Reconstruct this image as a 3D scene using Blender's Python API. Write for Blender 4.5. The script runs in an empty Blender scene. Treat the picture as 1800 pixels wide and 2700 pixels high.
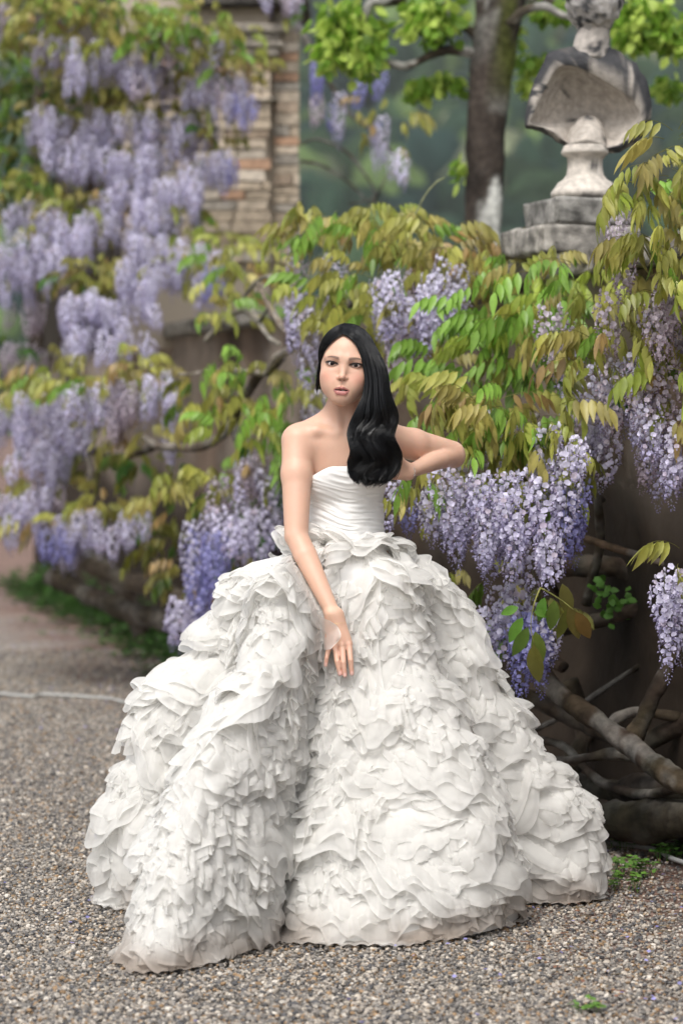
import bpy, math, random
import numpy as np
from mathutils import Vector, Matrix, noise as mnoise
R = math.radians
rng = np.random.default_rng(7)
random.seed(7)
scene = bpy.context.scene
col = scene.collection

# ---------------------------------------------------------------- camera, sky, sun, exposure
FPX = 6375.0                 # focal length in pixels of the 1800 x 2700 photograph
HOR = 1100.0                 # height of the horizon in it
CH = 1.38                    # height of the lens above the gravel
cd = bpy.data.cameras.new('camera')
cam = bpy.data.objects.new('camera', cd); col.objects.link(cam)
cam.location = (0, 0, CH); cam.rotation_euler = (R(90), 0, 0)
cd.sensor_fit = 'VERTICAL'; cd.sensor_height = 36; cd.sensor_width = 24; cd.lens = 85
cd.shift_y = -(1350 - HOR) / 2700.0
cd.clip_start = 0.1; cd.clip_end = 3000
cd.dof.use_dof = True; cd.dof.focus_distance = 6.72; cd.dof.aperture_fstop = 2.5; cd.dof.aperture_blades = 0
scene.camera = cam

world = bpy.data.worlds.new('World'); scene.world = world; world.use_nodes = True
wn = world.node_tree.nodes; wl = world.node_tree.links; wn.clear()
sky = wn.new('ShaderNodeTexSky'); sky.sky_type = 'NISHITA'; sky.sun_disc = False
SUN_EL, SUN_AZ = 58, 200      # degrees: height, and compass bearing (0 = +Y, clockwise)
sky.sun_elevation = R(SUN_EL); sky.sun_rotation = R(SUN_AZ)
sky.air_density = 1.0; sky.dust_density = 4.0; sky.ozone_density = 1.0
hs = wn.new('ShaderNodeHueSaturation'); hs.inputs['Saturation'].default_value = 0.34
bg = wn.new('ShaderNodeBackground'); bg.inputs['Strength'].default_value = 0.125
wo = wn.new('ShaderNodeOutputWorld')
wl.new(sky.outputs[0], hs.inputs['Color']); wl.new(hs.outputs[0], bg.inputs[0]); wl.new(bg.outputs[0], wo.inputs[0])
sl = bpy.data.lights.new('sun', 'SUN'); sl.energy = 1.45; sl.angle = R(28); sl.color = (1.0, 0.975, 0.94)
so = bpy.data.objects.new('sun', sl); col.objects.link(so)
sdir = Vector((math.sin(R(SUN_AZ)) * math.cos(R(SUN_EL)), math.cos(R(SUN_AZ)) * math.cos(R(SUN_EL)), math.sin(R(SUN_EL))))
so.rotation_euler = sdir.to_track_quat('Z', 'Y').to_euler(); so.location = sdir * 50
scene.view_settings.view_transform = 'Standard'; scene.view_settings.look = 'None'
scene.view_settings.exposure = 0.74; scene.view_settings.gamma = 1.0
scene.view_settings.use_curve_mapping = False
scene.render.engine = 'CYCLES'
cy = scene.cycles
cy.use_denoising = True
cy.use_adaptive_sampling = True; cy.adaptive_threshold = 0.02
cy.max_bounces = 10; cy.diffuse_bounces = 6; cy.glossy_bounces = 3; cy.transmission_bounces = 4
cy.transparent_max_bounces = 20; cy.volume_bounces = 0
cy.caustics_reflective = False; cy.caustics_refractive = False
cy.sample_clamp_indirect = 6.0

# ---------------------------------------------------------------- helpers
def W(px, py, D):
    """point at depth D seen at pixel (px, py) of the 1800 x 2700 photograph"""
    return np.array([(px - 900) / FPX * D, D, CH - (py - HOR) / FPX * D])
def S(sx, sy, D):
    return W(sx * 1.148, sy * 1.148, D)

def tag(o, label=None, cat=None, group=None, kind=None):
    if label: o['label'] = label
    if cat: o['category'] = cat
    if group: o['group'] = group
    if kind: o['kind'] = kind
    return o
def empty(name, loc, label, cat, group=None):
    o = bpy.data.objects.new(name, None); o.location = loc; o.empty_display_size = 0.1
    col.objects.link(o); return tag(o, label, cat, group)
def setparent(o, p):
    o.parent = p
    o.matrix_parent_inverse = p.matrix_world.inverted() if False else Matrix.Translation(-Vector(p.location))
def mesh_np(name, V, F, cols=None, smooth=True, attr='Col'):
    """V (n,3); F int array (m,k) or list of faces; cols (n,3) linear point colours"""
    me = bpy.data.meshes.new(name)
    V = np.asarray(V, dtype=np.float32)
    if isinstance(F, np.ndarray):
        m, k = F.shape
        me.vertices.add(len(V)); me.vertices.foreach_set('co', V.ravel())
        me.loops.add(m * k); me.loops.foreach_set('vertex_index', F.astype(np.int32).ravel())
        me.polygons.add(m); me.polygons.foreach_set('loop_start', np.arange(0, m * k, k, dtype=np.int32))
        me.update(calc_edges=True)
    else:
        me.from_pydata(V.tolist(), [], F); me.update()
    if cols is not None:
        setcol(me, cols, attr)
    if smooth: me.polygons.foreach_set('use_smooth', np.ones(len(me.polygons), dtype=bool))
    return me
def setcol(me, cols, attr='Col'):
    a = me.color_attributes.new(attr, 'FLOAT_COLOR', 'POINT')
    c = np.ones((len(me.vertices), 4), dtype=np.float32); c[:, :3] = cols
    a.data.foreach_set('color', c.ravel())
def obj(name, me, mat=None, parent=None, loc=(0, 0, 0)):
    o = bpy.data.objects.new(name, me); o.location = loc; col.objects.link(o)
    if mat is not None and len(me.materials) == 0: me.materials.append(mat)
    if parent is not None: setparent(o, parent)
    return o

class G:
    """collects raw geometry (tris and quads) with point colours"""
    def __init__(s): s.V = []; s.F = []; s.C = []; s.n = 0
    def add(s, V, F, c):
        V = np.asarray(V, dtype=np.float32); s.V.append(V)
        s.F.extend([[i + s.n for i in f] for f in (F.tolist() if isinstance(F, np.ndarray) else F)])
        c = np.asarray(c, dtype=np.float32); s.C.append(np.broadcast_to(c, (len(V), 3)))
        s.n += len(V)
    def mesh(s, name, smooth=True):
        return mesh_np(name, np.concatenate(s.V), s.F, np.concatenate(s.C), smooth)

def tube_geo(pts, rad, sides=8, bump=0.0, seed=0, caps=True):
    """tapered tube through pts; rad scalar or list"""
    pts = np.asarray(pts, float); n = len(pts)
    rad = np.broadcast_to(np.asarray(rad, float), (n,))
    t = np.gradient(pts, axis=0); t /= np.linalg.norm(t, axis=1, keepdims=True) + 1e-9
    up = np.array([0.31, 0.2, 0.93]) if abs(t[0][2]) < 0.9 else np.array([1.0, 0.1, 0])
    V = []; nrm = None
    for i in range(n):
        if nrm is None: a = np.cross(t[i], up)
        else: a = nrm - t[i] * nrm.dot(t[i])
        a /= np.linalg.norm(a) + 1e-9; nrm = a; b = np.cross(t[i], a)
        for k in range(sides):
            th = 2 * math.pi * k / sides
            d = a * math.cos(th) + b * math.sin(th)
            r = rad[i]
            if bump:
                q = pts[i] + d * r
                r *= 1 + bump * (mnoise.noise(Vector(q * 9 + seed)) + 0.5 * mnoise.noise(Vector(q * 31 + seed)))
            V.append(pts[i] + d * r)
    F = []
    for i in range(n - 1):
        for k in range(sides):
            k2 = (k + 1) % sides
            F.append([i * sides + k, i * sides + k2, (i + 1) * sides + k2, (i + 1) * sides + k])
    if caps: F.append(list(range(sides))[::-1]); F.append([(n - 1) * sides + k for k in range(sides)])
    return np.array(V), F
def spline(P, n):
    """Catmull-Rom through P, n samples"""
    P = np.asarray(P, float); m = len(P)
    Q = np.vstack([2 * P[0] - P[1], P, 2 * P[-1] - P[-2]])
    t = np.linspace(0, m - 1, n); i = np.minimum(t.astype(int), m - 2); f = (t - i)[:, None]
    p0, p1, p2, p3 = Q[i], Q[i + 1], Q[i + 2], Q[i + 3]
    return 0.5 * (2 * p1 + (p2 - p0) * f + (2 * p0 - 5 * p1 + 4 * p2 - p3) * f ** 2 + (3 * p1 - p0 - 3 * p2 + p3) * f ** 3)
def sstep(a, b, x):
    t = np.clip((x - a) / (b - a), 0, 1); return t * t * (3 - 2 * t)

def vnoise(P, seed=0):
    """vectorised value noise in about -1..1, P (n,3)"""
    P = np.asarray(P, float); i = np.floor(P).astype(np.int64); f = P - i; f = f * f * (3 - 2 * f)
    def h(ix, iy, iz):
        v = (ix * 73856093) ^ (iy * 19349663) ^ (iz * 83492791) ^ (seed * 2654435761)
        v = (v ^ (v >> 13)) * 1274126177 & 0x7fffffff
        return (v ^ (v >> 16)) % 65536 / 32767.5 - 1
    x, y, z = i.T; fx, fy, fz = f.T; r = 0
    for dx in (0, 1):
        for dy in (0, 1):
            for dz in (0, 1):
                w = (fx if dx else 1 - fx) * (fy if dy else 1 - fy) * (fz if dz else 1 - fz)
                r = r + w * h(x + dx, y + dy, z + dz)
    return r

# ---------------------------------------------------------------- materials
def newmat(name):
    m = bpy.data.materials.new(name); m.use_nodes = True
    nt = m.node_tree; b = nt.nodes['Principled BSDF']
    return m, nt, nt.nodes, nt.links, b
def mat_vc(name, rough=0.6, spec=0.3, noise_scale=0, noise_amt=0.0, bump=0.0, bump_scale=60, trans=0.0, objvar=0.0, sss=0.0, sheen=0.0, coat=0.0, coords='Object'):
    """vertex-coloured principled surface with procedural grain; trans = share of light let through (leaves, petals)"""
    m, nt, N, L, b = newmat(name)
    a = N.new('ShaderNodeVertexColor'); a.layer_name = 'Col'
    cur = a.outputs['Color']
    tc = N.new('ShaderNodeTexCoord')
    if noise_amt:
        nz = N.new('ShaderNodeTexNoise'); nz.inputs['Scale'].default_value = noise_scale; nz.inputs['Detail'].default_value = 6
        L.new(tc.outputs[coords], nz.inputs['Vector'])
        mr = N.new('ShaderNodeMapRange'); mr.inputs[1].default_value = 0.3; mr.inputs[2].default_value = 0.7
        mr.inputs[3].default_value = 1 - noise_amt; mr.inputs[4].default_value = 1 + noise_amt
        L.new(nz.outputs[0], mr.inputs[0])
        mx = N.new('ShaderNodeVectorMath'); mx.operation = 'SCALE'
        L.new(cur, mx.inputs[0]); L.new(mr.outputs[0], mx.inputs['Scale']); cur = mx.outputs[0]
    if objvar:
        oi = N.new('ShaderNodeObjectInfo')
        mr = N.new('ShaderNodeMapRange'); mr.inputs[3].default_value = 1 - objvar; mr.inputs[4].default_value = 1 + objvar
        L.new(oi.outputs['Random'], mr.inputs[0])
        mx = N.new('ShaderNodeVectorMath'); mx.operation = 'SCALE'
        L.new(cur, mx.inputs[0]); L.new(mr.outputs[0], mx.inputs['Scale']); cur = mx.outputs[0]
    L.new(cur, b.inputs['Base Color'])
    b.inputs['Roughness'].default_value = rough; b.inputs['Specular IOR Level'].default_value = spec
    if coat: b.inputs['Coat Weight'].default_value = coat; b.inputs['Coat Roughness'].default_value = 0.05
    if sheen: b.inputs['Sheen Weight'].default_value = sheen
    if bump:
        nz = N.new('ShaderNodeTexNoise'); nz.inputs['Scale'].default_value = bump_scale; nz.inputs['Detail'].default_value = 8
        L.new(tc.outputs[coords], nz.inputs['Vector'])
        bp = N.new('ShaderNodeBump'); bp.inputs['Strength'].default_value = 1.0; bp.inputs['Distance'].default_value = bump
        L.new(nz.outputs[0], bp.inputs['Height']); L.new(bp.outputs[0], b.inputs['Normal'])
    if trans:
        t = N.new('ShaderNodeBsdfTranslucent'); L.new(cur, t.inputs['Color'])
        ms = N.new('ShaderNodeMixShader'); ms.inputs[0].default_value = trans
        L.new(b.outputs[0], ms.inputs[1]); L.new(t.outputs[0], ms.inputs[2])
        L.new(ms.outputs[0], N['Material Output'].inputs[0])
    return m
# ================================================================ the bride: signed distance field of one continuous body
class SDF:
    def __init__(s): s.ops = []
    def rc(s, a, b, ra, rb, k=0.01, op=1):
        a = np.array(a, float); b = np.array(b, float)
        lo = np.minimum(a - ra, b - rb); hi = np.maximum(a + ra, b + rb)
        s.ops.append(('rc', (a, b, ra, rb), k, op, lo, hi)); return s
    def el(s, c, r, M=None, k=0.01, op=1):
        c = np.array(c, float); r = np.array(r, float); m = max(r)
        if M is None: lo, hi = c - r, c + r
        else: lo, hi = c - m, c + m
        s.ops.append(('el', (c, r, M), k, op, lo, hi)); return s
    @staticmethod
    def prim(kind, a, P):
        if kind == 'rc':
            A, B, ra, rb = a
            ba = B - A; l2 = ba.dot(ba); t = np.clip((P - A) @ ba / l2, 0, 1)
            q = P - A - t[..., None] * ba
            return np.sqrt((q * q).sum(-1)) - (ra + (rb - ra) * t)
        c, r, M = a
        q = P - c
        if M is not None: q = q @ M          # M columns = local axes in world
        k0 = np.sqrt(((q / r) ** 2).sum(-1)); k1 = np.sqrt(((q / (r * r)) ** 2).sum(-1)) + 1e-9
        return k0 * (k0 - 1) / k1
    @staticmethod
    def comb(d, e, k, op):
        if op > 0:
            h = np.maximum(k - np.abs(d - e), 0) / k; return np.minimum(d, e) - h * h * k * 0.25
        e = -e
        h = np.maximum(k - np.abs(d - e), 0) / k; return np.maximum(d, e) + h * h * k * 0.25
    def eval(s, P):
        d = np.full(len(P), 0.06)
        for kind, a, k, op, lo, hi in s.ops:
            m = k + 0.02
            idx = np.nonzero(((P > lo - m) & (P < hi + m)).all(1))[0]
            if len(idx): d[idx] = s.comb(d[idx], s.prim(kind, a, P[idx]), k, op)
        return d
    def grid(s, lo, hi, h):
        lo = np.array(lo); n = np.ceil((np.array(hi) - lo) / h).astype(int) + 1
        d = np.full(n, 0.06, dtype=np.float32)
        ax = [lo[i] + h * np.arange(n[i]) for i in range(3)]
        for kind, a, k, op, l, u in s.ops:
            m = k + 3 * h
            i0 = np.clip(np.floor((l - m - lo) / h).astype(int), 0, n); i1 = np.clip(np.ceil((u + m - lo) / h).astype(int) + 1, 0, n)
            if (i1 <= i0).any(): continue
            sl_ = tuple(slice(i0[j], i1[j]) for j in range(3))
            X, Y, Z = np.meshgrid(*[ax[j][sl_[j]] for j in range(3)], indexing='ij')
            e = s.prim(kind, a, np.stack([X, Y, Z], -1))
            d[sl_] = s.comb(d[sl_], e, k, op)
        return d, lo, h
    def grad(s, P, e=0.0006):
        K = np.array([[1, -1, -1], [-1, -1, 1], [-1, 1, -1], [1, 1, 1]], float)
        g = sum(k * s.eval(P + k * e)[:, None] for k in K)
        return g / (np.linalg.norm(g, axis=1, keepdims=True) + 1e-12)
    def project(s, P, it=2):
        for _ in range(it): 
            d = np.clip(s.eval(P), -0.003, 0.003)
            P = P - s.grad(P) * d[:, None] * 0.9
        return P

def surface_nets(d, lo, h):
    ins = d < 0
    nx, ny, nz = d.shape
    cnt = np.zeros((nx - 1, ny - 1, nz - 1), np.int8)
    for a in (0, 1):
        for b in (0, 1):
            for c in (0, 1): cnt += ins[a:nx - 1 + a, b:ny - 1 + b, c:nz - 1 + c]
    act = (cnt > 0) & (cnt < 8)
    I = np.argwhere(act); vid = np.full(act.shape, -1, np.int32); vid[act] = np.arange(len(I))
    acc = np.zeros((len(I), 3)); num = np.zeros(len(I))
    cor = [(a, b, c) for a in (0, 1) for b in (0, 1) for c in (0, 1)]
    val = {c: d[I[:, 0] + c[0], I[:, 1] + c[1], I[:, 2] + c[2]] for c in cor}
    for c in cor:
        for ax in range(3):
            if c[ax] == 0:
                c2 = list(c); c2[ax] = 1; c2 = tuple(c2)
                m = (val[c] < 0) != (val[c2] < 0)
                t = val[c] / (val[c] - val[c2] + 1e-12)
                p = np.tile(np.array(c, float), (len(I), 1)); p[:, ax] += t
                acc[m] += p[m]; num[m] += 1
    V = lo + h * (I + acc / num[:, None])
    Q = []
    for ax in range(3):
        a = [slice(None)] * 3; b = [slice(None)] * 3; a[ax] = slice(0, -1); b[ax] = slice(1, None)
        ch = ins[tuple(a)] != ins[tuple(b)]
        E = np.argwhere(ch); o1, o2 = (ax + 1) % 3, (ax + 2) % 3
        E = E[(E[:, o1] > 0) & (E[:, o2] > 0) & (E[:, o1] < d.shape[o1] - 1) & (E[:, o2] < d.shape[o2] - 1)]
        def cell(u, v):
            c = E.copy(); c[:, o1] -= u; c[:, o2] -= v; return vid[c[:, 0], c[:, 1], c[:, 2]]
        q = np.stack([cell(1, 1), cell(0, 1), cell(0, 0), cell(1, 0)], 1)
        flip = ~ins[E[:, 0], E[:, 1], E[:, 2]]
        q[flip] = q[flip][:, ::-1]
        Q.append(q)
    return V, np.concatenate(Q)

# head frame -------------------------------------------------------
HO = np.array([0.013, 6.778, 1.524])
_Hm = Matrix.Rotation(R(4.6), 3, 'Y') @ Matrix.Rotation(R(-5), 3, 'Z') @ Matrix.Rotation(R(-1.0), 3, 'X')
HM = np.array(_Hm)                                        # rotates world-aligned head axes
FL = np.array([[1, 0, 0], [0, -1, 0], [0, 0, 1]], float)   # local y forward = world -Y
HA = HM @ FL                                              # columns: local x, y, z axes in world
def hp(x, y, z): return HO + HA @ np.array([x, y, z], float)
def tolocal(P): return (P - HO) @ HA
def hM(rx=0, ry=0, rz=0):
    return HA @ np.array((Matrix.Rotation(R(rz), 3, 'Z') @ Matrix.Rotation(R(ry), 3, 'Y') @ Matrix.Rotation(R(rx), 3, 'X')))
B = SDF()
# torso, legs
B.el((0.008, 6.845, 1.255), (0.122, 0.082, 0.135), k=0.02)
B.el((0.013, 6.845, 1.09), (0.102, 0.077, 0.15), k=0.04)
B.el((0.013, 6.85, 0.93), (0.150, 0.108, 0.13), k=0.05)
T = SDF(); T.ops = list(B.ops)            # the same trunk with the cups of the gown, for the bodice
for bx, by in ((-0.040, 6.795), (0.064, 6.799)):
    T.el((bx, by, 1.215), (0.055, 0.046, 0.058), k=0.045)
for sx in (-1, 1):
    B.rc((0.013 + sx * 0.075, 6.85, 0.86), (0.013 + sx * 0.07, 6.84, 0.48), 0.082, 0.052, k=0.03)
    B.rc((0.013 + sx * 0.07, 6.84, 0.48), (0.013 + sx * 0.07, 6.86, 0.09), 0.054, 0.033, k=0.02)
    B.rc((0.013 + sx * 0.07, 6.86, 0.045), (0.013 + sx * 0.085, 6.70, 0.028), 0.035, 0.025, k=0.03)
# neck, trapezius, shoulders, collar bones
B.rc((0.008, 6.83, 1.44), (0.006, 6.842, 1.335), 0.0455, 0.052, k=0.02)
B.rc((-0.020, 6.85, 1.372), (-0.118, 6.815, 1.322), 0.036, 0.034, k=0.040)
B.rc((0.030, 6.85, 1.372), (0.115, 6.85, 1.325), 0.036, 0.034, k=0.040)
B.el((-0.05, 6.83, 1.31), (0.09, 0.055, 0.045), k=0.04)
B.el((0.07, 6.84, 1.31), (0.08, 0.055, 0.045), k=0.04)
B.rc((-0.018, 6.781, 1.333), (-0.070, 6.778, 1.342), 0.007, 0.006, k=0.022)
B.rc((-0.070, 6.778, 1.342), (-0.112, 6.800, 1.345), 0.006, 0.004, k=0.026)
B.rc((0.034, 6.780, 1.333), (0.11, 6.806, 1.345), 0.007, 0.004, k=0.026)
B.rc((-0.022, 6.81, 1.44), (-0.004, 6.786, 1.342), 0.012, 0.006, k=0.018)
B.rc((0.042, 6.81, 1.44), (0.022, 6.786, 1.342), 0.012, 0.006, k=0.018)
# her right arm, hanging in front of the skirt
SR = np.array([-0.125, 6.80, 1.312]); ER = W(781, 1413, 6.70); WR = W(880, 1624, 6.585)
B.rc(SR, SR + (ER - SR) * 0.35, 0.0425, 0.0425, k=0.03)
B.rc(SR + (ER - SR) * 0.35, ER, 0.0425, 0.0325, k=0.014)
fm = ER + (WR - ER) * 0.25
B.rc(ER, fm, 0.0320, 0.0320, k=0.004)
B.rc(fm, WR, 0.0320, 0.0195, k=0.003)
KN = [(867, 1707), (884, 1703), (902, 1700), (920, 1698)]
PI_ = [(861, 1735), (889, 1745), (905, 1747), (924, 1741)]
TI = [(858.5, 1754), (896, 1777), (909, 1781), (927.5, 1776)]
dk = [6.583, 6.572, 6.568, 6.572]; dp = [6.568, 6.548, 6.543, 6.550]; dt = [6.566, 6.545, 6.540, 6.549]
hand_ops = len(B.ops)
for i in range(4):
    kn = W(*KN[i], dk[i]); w0 = WR + np.array([(i - 1.6) * 0.007, 0, 0.006])
    B.rc(w0, kn + np.array([0, 0.002, 0]), 0.0150, 0.0105, k=0.010)
for i in range(4):
    kn = W(*KN[i], dk[i]); pp = W(*PI_[i], dp[i]); tt = W(*TI[i], dt[i])
    f = (0.80, 0.97, 1.0, 0.97)[i]
    B.rc(kn, pp, 0.0088 * f, 0.0078 * f, k=0.0012); B.rc(pp, tt, 0.0078 * f, 0.0060 * f, k=0.0008)
    B.el(kn + np.array([0, -0.005, 0.0]), (0.005, 0.005, 0.006), k=0.005)
tb = W(900, 1650, 6.605); tm = W(914, 1686, 6.622); te = W(910, 1712, 6.622)
B.rc(WR + np.array([0.010, 0.004, 0]), tb, 0.0150, 0.013, k=0.012); B.rc(tb, tm, 0.013, 0.0095, k=0.008); B.rc(tm, te, 0.0095, 0.007, k=0.003)
B.el(WR + np.array([-0.012, -0.010, 0.006]), (0.006, 0.006, 0.007), k=0.012)
RTIPS = [W(*TI[i], dt[i]) for i in range(4)]
# her left arm: elbow out to the side, hand under the ends of the hair
SL = np.array([0.128, 6.845, 1.320]); EL = W(1192, 1194, 6.985); WL = W(1080, 1243, 6.80)
B.rc(SL, SL + (EL - SL) * 0.4, 0.0440, 0.0440, k=0.03)
B.rc(SL + (EL - SL) * 0.4, EL, 0.0440, 0.0345, k=0.012)
B.rc(EL + np.array([0.003, 0, -0.004]), EL + (WL - EL) * 0.3, 0.0330, 0.0310, k=0.005)
B.rc(EL + (WL - EL) * 0.3, WL, 0.0310, 0.0180, k=0.003)
B.rc(EL + np.array([0.0, 0.01, -0.01]), EL + np.array([0.006, 0.006, -0.014]), 0.032, 0.030, k=0.01)
for i in range(4):
    kn = W(1042 - i * 2, 1216 + i * 13, 6.765 + 0.003 * i)
    B.rc(WL + np.array([-0.004, 0, 0.010 - 0.007 * i]), kn, 0.0145, 0.0105, k=0.010)
    m_ = W(1012 - i * 2, 1216 + i * 14, 6.738); e_ = W(985 + i * 3, 1220 + i * 15, 6.728)
    B.rc(kn, m_, 0.0090, 0.0080, k=0.0025); B.rc(m_, e_, 0.0080, 0.0062, k=0.0025)
B.rc(WL + np.array([-0.008, -0.006, 0.008]), W(1050, 1208, 6.755), 0.0130, 0.0110, k=0.010)
B.rc(W(1050, 1208, 6.755), W(1024, 1196, 6.735), 0.0105, 0.0075, k=0.004)
# head (local coordinates: x right, y forward, z up, eyes at z = 0)
def el(x, y, z, r, k, op=1, rx=0, ry=0, rz=0): B.el(hp(x, y, z), r, hM(rx, ry, rz), k=k, op=op)
def rc(a, b, ra, rb, k, op=1): B.rc(hp(*a), hp(*b), ra, rb, k=k, op=op)
el(0, -0.015, 0.028, (0.070, 0.090, 0.078), 0.02)
el(0, 0.020, 0.020, (0.0645, 0.063, 0.072), 0.02)
el(0, 0.028, -0.030, (0.0605, 0.052, 0.070), 0.03)
el(0, 0.050, -0.070, (0.034, 0.034, 0.032), 0.035)
el(0, 0.064, -0.0920, (0.0130, 0.0145, 0.0125), 0.024)
for s in (-1, 1):
    rc((s * 0.049, 0.005, -0.046), (s * 0.013, 0.058, -0.090), 0.014, 0.011, 0.030)
    el(s * 0.0375, 0.041, -0.056, (0.021, 0.022, 0.021), 0.022)
    el(s * 0.040, 0.052, -0.032, (0.0215, 0.023, 0.021), 0.022)
    el(s * 0.024, 0.064, -0.058, (0.018, 0.018, 0.022), 0.020)
    rc((s * 0.014, 0.0755, 0.016), (s * 0.044, 0.0645, 0.018), 0.010, 0.009, 0.016)
    el(s * 0.031, 0.088, -0.001, (0.016, 0.0105, 0.0095), 0.012, op=-1)
    el(s * 0.0335, 0.0675, 0.0005, (0.0165, 0.0148, 0.0115), 0.004, rz=-s * 12)
rc((0, 0.0765, 0.004), (0, 0.0930, -0.031), 0.0058, 0.0070, 0.014)
el(0, 0.0950, -0.0355, (0.0085, 0.0085, 0.0075), 0.006)
for s in (-1, 1):
    el(s * 0.0100, 0.0850, -0.0380, (0.0058, 0.0080, 0.0060), 0.0045)
    el(s * 0.0056, 0.0945, -0.0445, (0.0028, 0.0050, 0.0024), 0.002, op=-1, rz=s * 20)
# lips
rc((-0.0035, 0.0885, -0.0645), (-0.0200, 0.0795, -0.0697), 0.0048, 0.0022, 0.004)
rc((0.0035, 0.0885, -0.0645), (0.0200, 0.0795, -0.0697), 0.0048, 0.0022, 0.004)
rc((-0.0095, 0.0850, -0.0800), (0.0095, 0.0850, -0.0800), 0.0060, 0.0060, 0.005)
rc((-0.0095, 0.0850, -0.0800), (-0.0205, 0.0790, -0.0710), 0.0056, 0.0020, 0.004)
rc((0.0095, 0.0850, -0.0800), (0.0205, 0.0790, -0.0710), 0.0056, 0.0020, 0.004)
el(0, 0.088, -0.0718, (0.0185, 0.009, 0.0019), 0.0015, op=-1)
el(0, 0.0905, -0.0565, (0.0022, 0.0028, 0.0060), 0.004, op=-1)
# almond eye openings
EYES = []
for s in (-1, 1):
    el(s * 0.0335, 0.0860, 0.0000, (0.0146, 0.0100, 0.0061), 0.0010, op=-1, ry=-s * 6, rz=-s * 14)
    EYES.append((s, hp(s * 0.0330, 0.0680, -0.0002)))
for s in (-1, 1):
    el(s * 0.0700, -0.006, -0.012, (0.006, 0.014, 0.028), 0.004)

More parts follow.
